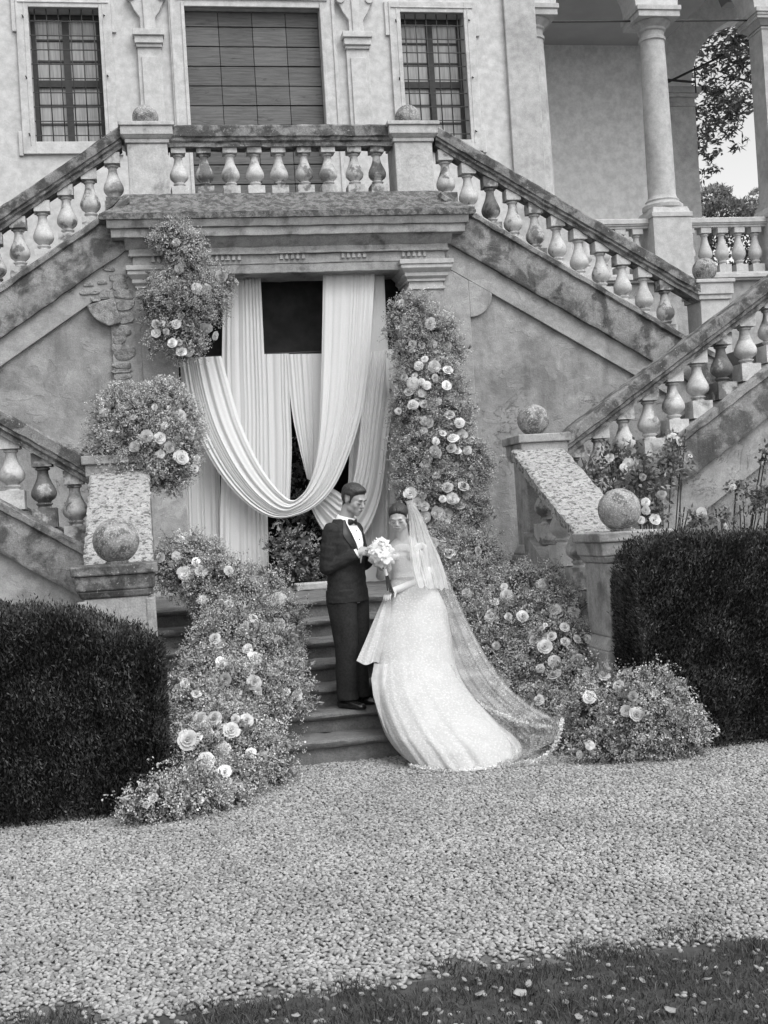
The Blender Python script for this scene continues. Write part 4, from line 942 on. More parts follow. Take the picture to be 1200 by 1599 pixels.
# ---- wild rose growing against the right flight
def rose_bush(name, label, base, blobs, roses, n, leaf='foliage_dark'):
    t = thing(name, label, 'rose bush', base, None); B = blob_list(blobs)
    p, d = shell(B, n, .1, 1.1); V, F = leaf_quads(p, d+rng.normal(0, .8, p.shape), rng.uniform(.035, .07, len(p)), rng.uniform(.02, .04, len(p)))
    tag(np_make('leaves', V, F, leaf, None, t), kind='stuff')
    mb = MB()
    for c, r in B:
        for _ in range(3):
            e = c+rng.normal(0, .5, 3)*r; m_ = (np.array(base)+e)/2+rng.normal(0, .06, 3); mb.tube(spline([np.array(base)+rng.normal(0, .05, 3)*np.array((1, .4, 0)), m_, e], 7), .006, 5)
    make('stem', mb, 'stem_green', t)
    for u, v, r in roses:
        p, nrm = on_front(B, u, v); tc = CAM-p; tc /= np.linalg.norm(tc); d = nrm*.4+tc*.6+rng.normal(0, .35, 3); k = px_scale(u, v, p[1])*r
        place('rose', ROSES[rng.integers(0, 4)], t, p, rot_to(d, rng.uniform(0, 6)), (k, k, k*.8))
rose_bush('rose_bush', 'wild white rose bush growing behind the right pedestal against the stair wall', (2.9, 1.85, 0),
    [(925, 745, 1.7, 24, 38), (965, 720, 1.8, 44, 34), (1000, 752, 1.7, 48, 44), (1045, 725, 1.8, 32, 36), (1055, 690, 1.9, 18, 18), (1010, 800, 1.5, 38, 26), (960, 770, 1.7, 36, 30), (1090, 812, 1.4, 38, 18)],
    [(982, 723, 8), (975, 730, 6), (1033, 772, 7), (1052, 771, 7), (1009, 785, 7), (1009, 797, 6), (1001, 812, 6), (1023, 811, 8), (1043, 812, 6), (1095, 800, 9), (1101, 808, 7), (1050, 683, 7), (1060, 689, 7), (953, 715, 6), (1133, 822, 5), (1004, 745, 5), (1078, 712, 4)], 2600)
rose_bush('rose_bush', 'dark leafy rose shoots reaching across the stair wall above the right hedge', (3.7, 1.75, 0),
    [(1150, 762, 1.75, 24, 12), (1188, 772, 1.7, 34, 22), (1195, 712, 1.8, 18, 20), (1180, 790, 1.6, 36, 16), (1130, 806, 1.5, 26, 14)], [(1145, 760, 5), (1160, 830, 4)], 620)

# ================================================================== HEDGES
def hedge(name, label, profile, y0, y1, n, seed):
    """clipped hedge: dark core with upright leaves over its faces; profile = list of (X, top z)"""
    r = np.random.default_rng(seed); px = np.array(profile); t = thing(name, label, 'hedge', (px[:, 0].mean(), (y0+y1)/2, 0), 'clipped hedges beside the steps')
    lo, hi = px[:, 0].min(), px[:, 0].max(); xs = np.linspace(lo+.07, hi-.07, 40); zt = np.interp(xs, px[:, 0], px[:, 1])-.10
    mb = MB(); rows = []
    for x, z in zip(xs, zt): rows.append([(x, y0+.13, 0), (x, y0+.09, z*.5), (x, y0+.12, z-.06), (x, y0+.22, z), (x, y1-.1, z), (x, y1-.08, 0)])
    mb.grid(rows); mb.add([rows[0][k] for k in range(6)], [(0, 1, 2, 3, 4, 5)]); mb.add([rows[-1][k] for k in range(6)], [(5, 4, 3, 2, 1, 0)])
    make('core', mb, 'hedge_core', t)
    A = [(hi-lo)*1.45, (hi-lo)*(y1-y0), (y1-y0)*1.4*.8]; A = np.array(A)/sum(A); P = []; D = []
    for face, a in enumerate(A):
        m_ = int(n*a); u = r.random(m_); v = r.random(m_)
        if face == 0: x = lo+(hi-lo)*u; z = np.interp(x, px[:, 0], px[:, 1])*v; p = np.stack([x, y0+r.normal(.03, .04, m_)+.035*np.sin(x*5)*np.sin(z*6)+.02*np.sin(x*13+z*5)*np.sin(z*11), z], 1); d = np.stack([r.normal(0, .4, m_), -.55+r.normal(0, .3, m_), .8+r.normal(0, .35, m_)], 1)
        elif face == 1: x = lo+(hi-lo)*u; p = np.stack([x, y0+(y1-y0)*v, np.interp(x, px[:, 0], px[:, 1])+r.normal(-.03, .035, m_)+.02*np.sin(x*14)*np.sin(x*5+1)], 1); d = np.stack([r.normal(0, .5, m_), r.normal(-.15, .45, m_), np.full(m_, 1.0)], 1)
        else:
            s = 1 if lo < -1 else -1; x = np.full(m_, hi if s > 0 else lo)-s*np.abs(r.normal(0, .03, m_)); z = v*np.interp(x, px[:, 0], px[:, 1]); p = np.stack([x, y0+(y1-y0)*u, z], 1); d = np.stack([s*.6+r.normal(0, .3, m_), r.normal(-.1, .3, m_), .8+r.normal(0, .35, m_)], 1)
        P.append(p); D.append(d)
    p = np.concatenate(P); d = np.concatenate(D); st = r.random(len(p)) < .02; p = p+d*(st*r.exponential(.035, len(p)))[:, None]; V, F = leaf_quads(p, d, r.uniform(.020, .040, len(p)), r.uniform(.006, .012, len(p)))
    tag(np_make('leaves', V, F, 'hedge_leaf', None, t), kind='stuff')
hedge('hedge', 'dark clipped hedge at the left edge in front of the stair wall', [(-4.6, 1.37), (-2.65, 1.35), (-2.34, 1.34), (-2.14, 1.27), (-1.95, 1.17), (-1.80, 1.11), (-1.69, 1.07)], -1.25, -.36, 130000, 3)
hedge('hedge', 'dark clipped hedge on the right that hides half of the pedestal', [(1.73, 1.24), (1.78, 1.44), (1.88, 1.55), (2.3, 1.54), (4.6, 1.49)], -.93, -.36, 130000, 4)

# ---- hydrangeas in pots inside the doorway
def pot_shrub(name, label, c, r, h, blobs, n):
    t = thing(name, label, 'potted shrub', c, 'potted shrubs inside the doorway')
    mb = MB(); mb.lathe([(0, r*.7), (.02, r*.72), (h*.9, r*.97), (h*.9, r*1.06), (h, r*1.06), (h, r*.9), (h*.9, r*.88)], c, 20); make('pot', mb, 'terracotta', t, smooth=40)
    B = blob_list(blobs); p, d = shell(B, n, .5, 1.05); V, F = leaf_quads(p, d+rng.normal(0, .5, p.shape), rng.uniform(.05, .09, len(p)), rng.uniform(.035, .06, len(p)))
    tag(np_make('leaves', V, F, 'foliage_dark', None, t), kind='stuff')
    p, d = shell(B, n//12, .85, 1.1); V, F, m_ = scatter(SPR[3], p, d+np.array((0, -.3, .4)), np.full(len(p), 1.2))
    tag(np_make('flower_heads', V, F, ['blossom_dim', 'foliage_leaf', 'stem_green', 'blossom_dim'], m_, t), kind='stuff')
c = at(440, 915, 4.45); pot_shrub('potted_shrub', 'leafy potted shrub in the dark gap left of the man', (c[0], 4.45, 1.152), .17, .26, [(450, 850, 4.45, 30, 26), (480, 870, 4.4, 28, 28), (462, 880, 4.35, 30, 20), (495, 895, 4.4, 20, 22)], 520)
c = at(472, 800, 5.6); pot_shrub('potted_shrub', 'taller potted shrub deeper inside the dark room', (c[0], 5.6, 1.145), .2, .35, [(470, 770, 5.6, 26, 40), (455, 815, 5.5, 30, 30), (485, 820, 5.5, 24, 28), (462, 720, 5.6, 14, 26)], 420)
a, b = at(462, 927, 3.75), at(520, 912, 3.75)
tag(make('stone_block', MB().box(a[0], b[0]+.02, 3.62, 3.9, 1.152, 1.225), 'clean_stone', bevel=.012), 'pale stone slab lying on the landing behind the man', 'stone block')

# ---- trees beyond the loggia
def tree(name, label, base, top, clusters, n, leafmat, ln, branch_to):
    t = thing(name, label, 'tree', base); mb = MB(); base = np.array(base, float); top = np.array(top, float)
    tr = spline([base, base+(top-base)*.5+np.array((.15, .1, 0)), top], 12); mb.tube(tr, np.linspace(.28, .10, 12), 10)
    for e in branch_to:
        s0 = tr[rng.integers(10, 12)]; m_ = (s0+np.array(e))/2+rng.normal(0, .25, 3); mb.tube(spline([s0, m_, e], 9), np.linspace(.05, .012, 9), 6)
    make('trunk', mb, 'bark', t, smooth=True)
    B = [(np.array(c, float), np.array(r, float)) for c, r in clusters]
    vol = np.array([b[1].prod()**.6 for b in B]); P = []; D = []
    for b, k in zip(B, (n*vol/vol.sum()).astype(int)):
        q = rng.normal(size=(k, 3)); q /= np.linalg.norm(q, axis=1)[:, None]; P.append(b[0]+q*b[1]*(rng.random((k, 1))**.45))
    tips = np.concatenate(P); m_ = 8
    p = np.repeat(tips, m_, 0)+rng.normal(0, .03, (len(tips)*m_, 3)); d = rng.normal(size=p.shape)*np.array((1, 1, .55))+np.array((-.15, 0, -.35))
    V, F = leaf_quads(p, d, rng.uniform(.7, 1.15, len(p))*ln, rng.uniform(.24, .36, len(p))*ln)
    tag(np_make('crown', V, F, leafmat, None, t), kind='stuff')
def wp(u, v, Y): return at(u, v, Y)
cl = []
for u, v, rx, rz in ((1120, 70, 55, 45), (1150, 120, 40, 50), (1100, 130, 34, 40), (1160, 40, 40, 45), (1130, 165, 30, 28), (1155, 175, 22, 22), (1095, 190, 18, 26), (1112, 203, 18, 13), (1138, 207, 14, 8), (1098, 232, 11, 12), (1114, 240, 9, 5), (1106, 268, 8, 6), (1150, 228, 8, 4), (1200, 60, 60, 80), (1180, -20, 90, 60)):
    k = px_scale(u, v, 13); cl.append((at(u, v, 13+rng.uniform(-.5, .5)), (rx*k, .55, rz*k)))
cl += [((12.6, 14, 11.5), (2.2, 2.2, 1.8)), ((14, 14.5, 9.6), (2, 2, 1.6)), ((11.2, 14, 12.6), (1.8, 1.8, 1.2))]
tree('magnolia_tree', 'large leaved dark tree whose branches hang into view behind the loggia arch', (12.8, 14.2, 3.2), (12.4, 14.2, 11.2), cl, 2100, 'magnolia_leaf', .155, [at(1120, 110, 13), at(1108, 190, 13), at(1150, 60, 13)])
def shrub(name, label, u, v, Y, rx, rz, n, mat):
    k = px_scale(u, v, Y); c = at(u, v, Y); t = thing(name, label, 'bush', (c[0], Y, hill_z(c[0], Y)))
    B = [(c+np.array((q*rx*k*.5, rng.uniform(-.3, .3), -.2*rz*k*abs(q))), np.array((rx*k*.62, .8, rz*k*rng.uniform(.75, 1)))) for q in (-.9, -.3, .3, .9)]
    p, d = shell(B, n, .6, 1.05); V, F = leaf_quads(p, d+rng.normal(0, .6, p.shape), rng.uniform(.07, .13, len(p)), rng.uniform(.03, .06, len(p)))
    tag(np_make('leaves', V, F, mat, None, t), kind='stuff')
    mb = MB(); mb.tube([(c[0], Y, hill_z(c[0], Y)), c], .05, 6); make('stem', mb, 'bark', t)
shrub('bush', 'dark bush just above the loggia rail at the far right', 1120, 338, 15.5, 40, 20, 2600, 'foliage_leaf')
shrub('bush', 'paler rounded bush farther up the slope beyond the loggia', 1105, 312, 19, 22, 14, 1500, 'foliage_leaf')
shrub('bush', 'small grey green bush at the right end of the distant slope', 1178, 310, 21, 14, 10, 700, 'foliage_leaf')

shrub('bush', 'dark bush seen between the balusters of the loggia', 1150, 392, 11.6, 90, 46, 4200, 'foliage_dark')

# ================================================================== GRASS EDGE
def grass():
    n = 52000; x = rng.uniform(-3.0, 1.6, n); y = rng.uniform(-6.0, -4.35, n)
    edge = grass_edge(x)-.01
    clump = np.sin(x*9+1.3*np.sin(y*7))*np.sin(y*11+x*3)
    pr = np.clip((edge-y)/.20+.12+.45*clump, 0, 1)
    tuft = ((x+.05)**2+(y+4.60)**2 < .006) | ((x-.52)**2+(y+4.52)**2 < .010) | ((x-.36)**2+(y+4.62)**2 < .012) | ((x+1.6)**2/4+(y+4.72)**2 < .004)
    keep = (rng.random(n) < pr) | (tuft & (rng.random(n) < .8)); x, y = x[keep], y[keep]; n = len(x)
    p = np.stack([x, y, np.zeros(n)], 1); h = rng.uniform(.015, .05, n)*(1+.5*np.clip(clump[keep], -.5, 1)); a = rng.uniform(0, 6.28, n); w_ = rng.uniform(.0012, .0026, n)
    s = np.stack([np.cos(a), np.sin(a), np.zeros(n)], 1)*w_[:, None]; b = np.stack([rng.normal(0, .6, n), rng.normal(0, .6, n), np.zeros(n)], 1)*h[:, None]
    m_ = p+b*.35+np.array((0, 0, 1))*h[:, None]*.6; t = p+b+np.array((0, 0, 1))*h[:, None]*rng.uniform(.7, 1, n)[:, None]
    V = np.stack([p-s, p+s, m_+s*.8, m_-s*.8, t+s*.15, t-s*.15], 1).reshape(-1, 3); i = np.arange(n)[:, None]*6
    F = np.concatenate([i+np.array([[0, 1, 2, 3]]), i+np.array([[3, 2, 4, 5]])])
    tag(np_make('grass', V, F, 'grass_blade'), kind='stuff')
grass()
def petals():
    pts = [(461, 1587, 9), (425, 1592, 6), (345, 1580, 6), (750, 1553, 9), (665, 1584, 6), (690, 1582, 5), (770, 1542, 8), (812, 1552, 12), (783, 1546, 7), (826, 1537, 8), (873, 1553, 7), (884, 1565, 6), (925, 1561, 8), (903, 1589, 10), (935, 1579, 9), (1003, 1532, 7), (1046, 1578, 11), (1027, 1580, 8), (1117, 1518, 9), (1105, 1530, 8), (1058, 1555, 6), (985, 1512, 9), (1040, 1505, 9), (1165, 1466, 8), (1178, 1490, 8), (1182, 1511, 6), (830, 1520, 7), (888, 1515, 6), (1000, 1590, 6), (725, 1530, 6), (1150, 1545, 7), (960, 1535, 6), (610, 1592, 6), (905, 1466, 7)]
    for j in range(3):
        mb = MB(); N = 9; r0 = rng.uniform(.7, 1.1, N)
        mb.grid([[(math.cos(2*PI*k/N)*r0[k]*s*1.2, math.sin(2*PI*k/N)*r0[k]*s*.8, z+rng.normal(0, .06)) for k in range(N)] for s, z in ((.05, .25), (.55, .2), (1, .35), (.95, .25), (.3, -.1))], closed=True)
        PET.append(proto('fallen_petal', mb, 'fallen_petal', smooth=True))
    for i, (u, v, r) in enumerate(p_ for j_, p_ in enumerate(pts) if j_ % 4 != 2):
        d = CF+CR*(u-600)/FPX-CU*(v-799.5)/FPX; p = CAM+d*((.022-CAM[2])/d[2]); k = .82*r*np.linalg.norm(p-CAM)/FPX
        o = bpy.data.objects.new('fallen_petal', PET[i % 3]); COL.objects.link(o); o.location = p; o.rotation_euler = (rng.normal(0, .25), rng.normal(0, .25), rng.uniform(0, 6)); o.scale = (k, k, k)
        tag(o, 'pale curled petal lying in the dark grass at the edge of the gravel', 'petal', 'pale petals scattered on the grass edge')
PET = []
petals()
# ================================================================== PEOPLE
def head_prims(mb, c, f, u, k=1.0, female=False):
    """skull, jaw and features; c = centre of the head, f = where the face looks, u = up of the head"""
    f = np.array(f, float); f /= np.linalg.norm(f); u = np.array(u, float); u -= f*(u@f); u /= np.linalg.norm(u); r = np.cross(f, u); A = np.array([r, f, u])
    q = lambda a, b, d: np.array(c)+(a*r+b*f+d*u)*k
    E = lambda p, rr: mb.ellipsoid(p, np.array(rr)*k, A)
    E(q(0, -.012, .028), (.073, .092, .082)); E(q(0, .028, -.030), (.055, .058, .072) if female else (.060, .058, .074)); E(q(0, .045, -.07), (.033, .036, .033) if female else (.041, .040, .036)); E(q(0, .060, -.088 if female else -.092), (.016, .017, .016) if female else (.023, .021, .020))
    mb.capsule(q(-.03, .074, .020), .013*k, q(.03, .074, .020), .013*k)
    mb.capsule(q(0, .080, .010), .0085*k, q(0, .100, -.028), (.0095 if female else .0115)*k)
    for s in (-1, 1):
        E(q(s*.034, .050, -.026), (.026, .028, .032)); E(q(s*.010, .088, -.032), (.0075, .009, .007))
        E(q(s*.031, .070, -.002), (.019, .015, .014)); E(q(s*.070, -.014, -.006), (.007, .016, .026)); E(q(s*.040, .018, -.060), (.022, .036, .028))
    mb.capsule(q(-.017, .082, -.056), .0075*k, q(.017, .082, -.056), .0075*k); mb.capsule(q(-.013, .081, -.066), .008*k, q(.013, .081, -.066), .008*k)
    return q, A
def face_parts(t, q, A, k, female):
    for s in (-1, 1):
        mb = MB(); mb.tube(spline([q(s*.016, .0845, -.004), q(s*.031, .0865, -.0085), q(s*.047, .0765, -.005)], 7), np.array([.0012, .0026, .0034, .0036, .0034, .0026, .0012])*k, 6); make('eyelash', mb, 'lash', t, smooth=True)
        mb = MB(); mb.tube(spline([q(s*.014, .090, .017), q(s*.030, .0905, .023), q(s*.049, .077, .016)], 7), np.array([.003, .0046, .0048, .0044, .0038, .003, .0012])*k*(.5 if female else .85), 6); make('eyebrow', mb, 'brow', t, smooth=True)
    mb = MB(); mb.tube(spline([q(-.021, .0835, -.060), q(-.007, .0905, -.0585), q(.007, .0905, -.0585), q(.021, .0835, -.060)], 9), np.array([.001, .003, .0042, .0045, .004, .0045, .0042, .003, .001])*k, 6); make('mouth', mb, 'lip', t, smooth=True)
def hand(mb, wrist, d, pn, side, curl=.9, k=1.0, spread=.0):
    """palm, thumb and four fingers: d = along the hand, pn = out of the palm, side = towards the thumb"""
    d = np.array(d, float); d /= np.linalg.norm(d); pn = np.array(pn, float); pn -= d*(pn@d); pn /= np.linalg.norm(pn); sd = np.cross(d, pn); sd = sd if sd@np.array(side) > 0 else -sd
    w0 = np.array(wrist, float); A = np.array([sd, d, pn])
    mb.ellipsoid(w0+d*.045*k, np.array((.040, .052, .016))*k, A); mb.capsule(w0-d*.03*k, .026*k, w0+d*.02*k, .026*k)
    for i, (o, ln) in enumerate(((.028, .9), (.010, 1.0), (-.009, .94), (-.027, .75))):
        p = w0+d*.085*k+sd*o*k; a = 0; pts = [w0+d*.05*k+sd*o*.8*k, p]
        for j, seg in enumerate((.040, .026, .021)):
            a += curl*(.55, .75, .55)[j]*(1+.12*(i-1.5)*.5); v = d*math.cos(a)+pn*math.sin(a)+sd*spread*(1.5-i); p = p+v*seg*ln*k; pts.append(p)
        mb.chain(pts, np.array((.0105, .0098, .009, .0082, .0072))*k)
    p = w0+d*.02*k+sd*.03*k; mb.chain([p, p+(d*.6+sd*.55+pn*.3)*.036*k, p+(d*.6+sd*.55+pn*.3)*.036*k+(d*.85+pn*.5)*.03*k, p+(d*.6+sd*.55+pn*.3)*.036*k+(d*.85+pn*.5)*.03*k+(d*.8+pn*.7)*.022*k], np.array((.014, .0115, .010, .0085))*k)
def loft(mb, rings, n=36, cap=True):
    """rings: (centre, axis a * half width, axis b * half depth, exponent)"""
    P = []
    for c, a, b, e in rings:
        row = []
        for k in range(n):
            t = 2*PI*k/n; x, y = math.cos(t), math.sin(t)
            row.append(np.array(c)+np.array(a)*np.sign(x)*abs(x)**(2/e)+np.array(b)*np.sign(y)*abs(y)**(2/e))
        P.append(row)
    o = mb.n; mb.grid(P, closed=True); m_ = len(P)
    if cap: mb.f += [tuple(o+k for k in range(n-1, -1, -1)), tuple(o+(m_-1)*n+k for k in range(n))]; mb.mi += [0, 0]
    return mb

def soften(o, c, root, n=9):
    """blend the features of the face into one skin"""
    me = o.data; V = np.empty(len(me.vertices)*3, np.float32); me.vertices.foreach_get('co', V); V = V.reshape(-1, 3)+WL[root]
    E_ = np.empty(len(me.edges)*2, np.int32); me.edges.foreach_get('vertices', E_); E_ = E_.reshape(-1, 2)
    wgt = np.clip((.175-np.linalg.norm(V-c, axis=1))/.04, 0, 1)[:, None]*.55
    for _ in range(n):
        S = np.zeros_like(V); N = np.zeros(len(V)); np.add.at(S, E_[:, 0], V[E_[:, 1]]); np.add.at(S, E_[:, 1], V[E_[:, 0]]); np.add.at(N, E_[:, 0], 1); np.add.at(N, E_[:, 1], 1)
        V = V+wgt*(S/np.maximum(N, 1)[:, None]-V)
    me.vertices.foreach_set('co', (V-WL[root]).astype(np.float32).ravel()); me.update()
def scalp_hair(o, c, A, k, root, line, thick, name='hair', rnd=.004):
    """hair as a layer grown from the skull inside the hairline (b, d in head units: forward, up)"""
    me = o.data; n = len(me.vertices); V = np.empty(n*3, np.float32); me.vertices.foreach_get('co', V); V = V.reshape(-1, 3).astype(float)
    N = np.empty(n*3, np.float32); me.vertices.foreach_get('normal', N); N = N.reshape(-1, 3)
    Q = ((V+WL[root]-np.array(c))@A.T)/k; a, b, d = Q.T
    ov = d-np.interp(b, [q[0] for q in line], [q[1] for q in line])+rnd*np.clip(np.abs(a)/.06, 0, 1.3)**2*np.clip(b/.03, 0, 1); ov = np.where((np.abs(a) > .064) & (np.abs(b+.012) < .024) & (d < .032), -1, ov)
    ins = (ov > 0) & (np.linalg.norm(Q, axis=1) < .16) & (d > -.10)
    F = [tuple(p.vertices) for p in me.polygons if all(ins[i] for i in p.vertices)]
    use = sorted({i for f in F for i in f}); idx = {v: i for i, v in enumerate(use)}
    t = np.clip(ov[use]/.022, 0, 1); t = t*t*(3-2*t); th = thick(a[use], b[use], d[use])
    strand = .0016*np.sin(a[use]*420+b[use]*60)*np.sin(a[use]*173+1)
    W = V[use]+WL[root]+N[use]*((.0015+t*(th+strand))*k)[:, None]
    ob = make(name, MB().add(W, [tuple(idx[i] for i in f) for f in F]), 'hair_dark', root, smooth=True, recalc=False)
    so_ = ob.modifiers.new('smooth', 'SMOOTH'); so_.iterations = 2
    return ob
def crease(o, root, amp, sc):
    from mathutils import noise as mn
    me = o.data
    N = np.empty(len(me.vertices)*3, np.float32); me.vertices.foreach_get('normal', N); N = N.reshape(-1, 3); V = np.empty_like(N).ravel(); me.vertices.foreach_get('co', V); V = V.reshape(-1, 3); D = np.empty(len(V))
    for i, p in enumerate(Vector(q) for q in V.tolist()):
        D[i] = mn.noise(Vector((p.x*sc[0]+3, p.y*sc[1], p.z*sc[2]+p.x*6)))+.6*mn.noise(Vector((p.x*sc[0]*2.2, p.y*sc[1]*2.2+5, p.z*sc[2]*1.8-p.y*9)))
    me.vertices.foreach_set('co', (V+N*(amp*D)[:, None]).astype(np.float32).ravel())
    me.update(); return o
# ---- the groom
gx, gy, gz = -.205, .40, .35
man = thing('person', 'man in a black dinner suit and bow tie looking down on the steps', 'person', (gx, gy, gz))
GFv = np.array((.76, -.65, 0)); GR = np.array((GFv[1], -GFv[0], 0)); Z = np.array((0, 0, 1.0))       # forward, his right
O = np.array((gx, gy, 0))
def gp(r, f, z): return O+GR*r+GFv*f+Z*z
hf = np.array((.66, -.66, -.34)); hf /= np.linalg.norm(hf); hu = Z-hf*(hf@Z); hu /= np.linalg.norm(hu)
hc = gp(-.012, .105, 2.008)
mb = MB(); q, A = head_prims(mb, hc, hf, hu, 1.07)
mb.capsule(gp(0, .0, 1.80), .066, hc-hu*.05-hf*.025, .056)
loft(mb, [(gp(0, 0, z), GR*a, GFv*b, 2.4) for z, a, b in ((1.18, .14, .10), (1.35, .14, .10), (1.5, .15, .105), (1.68, .17, .10), (1.78, .15, .085), (1.84, .07, .06))], 24)
for s in (-1, 1):
    mb.chain([gp(s*.085, 0, 1.22), gp(s*.085, .012, .83), gp(s*.085, -.012, .45)], (.075, .05, .038))
RS, RE, RW = gp(.175, -.005, 1.755), gp(.212, -.045, 1.485), gp(.085, .185, 1.585)
LS, LE, LW = gp(-.175, -.005, 1.755), gp(-.235, .02, 1.485), gp(-.075, .225, 1.555)
mb.chain([RS, RE, RW], (.045, .036, .026)); mb.chain([LS, LE, LW], (.045, .036, .026))
hand(mb, RW, gp(.0, .275, 1.605)-RW, gp(-.08, .22, 1.53)-RW, Z, curl=.75)
hand(mb, LW, gp(.03, .275, 1.575)-LW, GR*.8+Z*.3-GFv*.3, Z, curl=.7)
man_body = remesh('body', mb, .0042, 'skin', man, 4); soften(man_body, hc, man)
face_parts(man, q, A, 1.07, False)
scalp_hair(man_body, hc, A, 1.07, man, [(-.12, -.060), (-.06, -.066), (-.035, -.040), (-.005, -.016), (.018, -.024), (.026, .012), (.040, .044), (.060, .056), (.09, .066)],
           lambda a, b, d: .005+.014*np.clip((d-.03)/.05, 0, 1)+.010*np.clip((b-.02)/.05, 0, 1)*np.clip((d-.05)/.03, 0, 1))
# trousers, shoes
mb = MB()
for s in (-1, 1):
    loft(mb, [(gp(s*.09, .0, 1.30), GR*.10, GFv*.125, 2.2), (gp(s*.09, .0, 1.18), GR*.10, GFv*.125, 2.2), (gp(s*.088, .008, 1.02), GR*.092, GFv*.112, 2.2), (gp(s*.085, .012, .84), GR*.078, GFv*.096, 2.2), (gp(s*.085, -.002, .65), GR*.074, GFv*.092, 2.2), (gp(s*.085, -.008, .48), GR*.072, GFv*.090, 2.2), (gp(s*.085, .0, .418), GR*.072, GFv*.094, 2.2)], 24)
crease(remesh('trousers', mb, .008, 'suit_cloth', man, 4), man, .006, (9, 9, 6))
for s in (-1, 1):
    mb = MB(); c = gp(s*.085, -.03, .352)
    toe = GFv*.97+GR*s*.22; toe /= np.linalg.norm(toe); sd_ = np.cross(toe, Z)
    loft(mb, [(c-toe*.06+Z*.032, sd_*.030, Z*.032, 2.6), (c-toe*.02+Z*.045, sd_*.037, Z*.045, 2.4), (c+toe*.05+Z*.042, sd_*.040, Z*.042, 2.4), (c+toe*.12+Z*.030, sd_*.047, Z*.030, 2.4), (c+toe*.18+Z*.024, sd_*.042, Z*.022, 2.4), (c+toe*.215+Z*.018, sd_*.018, Z*.014, 2.2)], 20)
    mb.box(*sorted((c[0]-.001, c[0])), *sorted((c[1], c[1]+.001)), .351, .352)
    make('shoe', mb, 'shoe_leather', man, smooth=True)
# jacket
mb = MB()
jr = [(1.195, .203, .146, .0), (1.26, .196, .141, 0), (1.36, .184, .132, 0), (1.46, .176, .127, .004), (1.56, .188, .136, .008), (1.66, .205, .136, .006), (1.74, .200, .122, .0), (1.79, .165, .098, -.004), (1.835, .105, .075, -.01), (1.865, .075, .066, -.008)]
loft(mb, [(gp(0, f, z), GR*a, GFv*b, 2.35) for z, a, b, f in jr], 40)
for S_, E_, W_ in ((RS, RE, RW), (LS, LE, LW)):
    w1 = E_+(W_-E_)*.83; mb.chain([S_+Z*.01, S_*.5+E_*.5+(GR*.012 if S_ is RS else -GR*.012), E_, E_*.5+w1*.5-Z*.006, w1], (.073, .066, .060, .054, .047))
crease(remesh('jacket', mb, .0065, 'suit_cloth', man, 5), man, .0055, (7, 7, 20))
def tor(ang, z, off):
    """point on the jacket front: ang sideways from the middle, off = distance off the cloth"""
    zz = [j[0] for j in jr]; a = np.interp(z, zz, [j[1] for j in jr])+off; b = np.interp(z, zz, [j[2] for j in jr])+off; f = np.interp(z, zz, [j[3] for j in jr])
    x, y = math.sin(ang), math.cos(ang); e = 2/2.35
    return gp(np.sign(x)*a*abs(x)**e, f+b*abs(y)**e, z)
zs_ = np.linspace(1.852, 1.50, 14)
hw_ = lambda z: np.interp(z, [1.50, 1.62, 1.80, 1.86], [.03, .17, .42, .62])
make('shirt_front', MB().grid([[tor(t*hw_(z), z, .0045+.003*(1-abs(t))) for t in np.linspace(-1, 1, 9)] for z in zs_]), 'shirt_white', man, smooth=True)
for s in (-1, 1):
    P = []
    for z in zs_:
        a0 = hw_(z)*.96; wl_ = np.interp(z, [1.50, 1.60, 1.73, 1.80, 1.86], [.03, .26, .52, .36, .22]); P.append([tor(s*(a0+wl_*t), z, .006+.006*math.sin(PI*min(t+.25, 1))) for t in np.linspace(0, 1, 6)])
    make('lapel', MB().grid(P), 'satin', man, smooth=True)
ncp = hc-hu*.05-hf*.025; nb = gp(0, .0, 1.80); ax_ = (ncp-nb); ax_ /= np.linalg.norm(ax_)
mb = MB(); P = []
for z, rr in ((.030, .078), (.055, .073), (.088, .068), (.090, .064), (.06, .066)):
    c = nb+ax_*z; P.append([c+GR*math.cos(t)*rr+(GFv*math.sin(t)*rr*1.06)+Z*(-.022*math.sin(t)) for t in np.linspace(0, 2*PI, 28, endpoint=False)])
make('collar', mb.grid(P, closed=True), 'shirt_white', man, smooth=True)
bc = nb+ax_*.055+GFv*.082-Z*.020; mb = MB(); mb.ellipsoid(bc, (.013, .012, .014))
for s in (-1, 1): loft(mb, [(bc+GR*s*.006, GFv*.008, Z*.010, 2.2), (bc+GR*s*.03-GFv*.004, GFv*.011, Z*.022, 2.4), (bc+GR*s*.055-GFv*.014, GFv*.009, Z*.027, 3)], 12)
make('bow_tie', mb, 'satin', man, smooth=True)
for W_, E_ in ((RW, RE), (LW, LE)):
    d = (W_-E_)/np.linalg.norm(W_-E_); make('shirt_cuff', MB().tube([W_-d*.06, W_-d*.008], [.041, .040], 18), 'shirt_white', man, smooth=40)
make('shirt_stud', MB().ellipsoid(tor(0, 1.69, .010), (.005, .005, .005)).ellipsoid(tor(0, 1.76, .010), (.005, .005, .005)), 'satin', man)
make('breast_pocket_square', MB().grid([[tor(-.78+.16*t, 1.665+.03*v, .010) for t in (0, .5, 1)] for v in (0, 1)]), 'shirt_white', man) if False else None

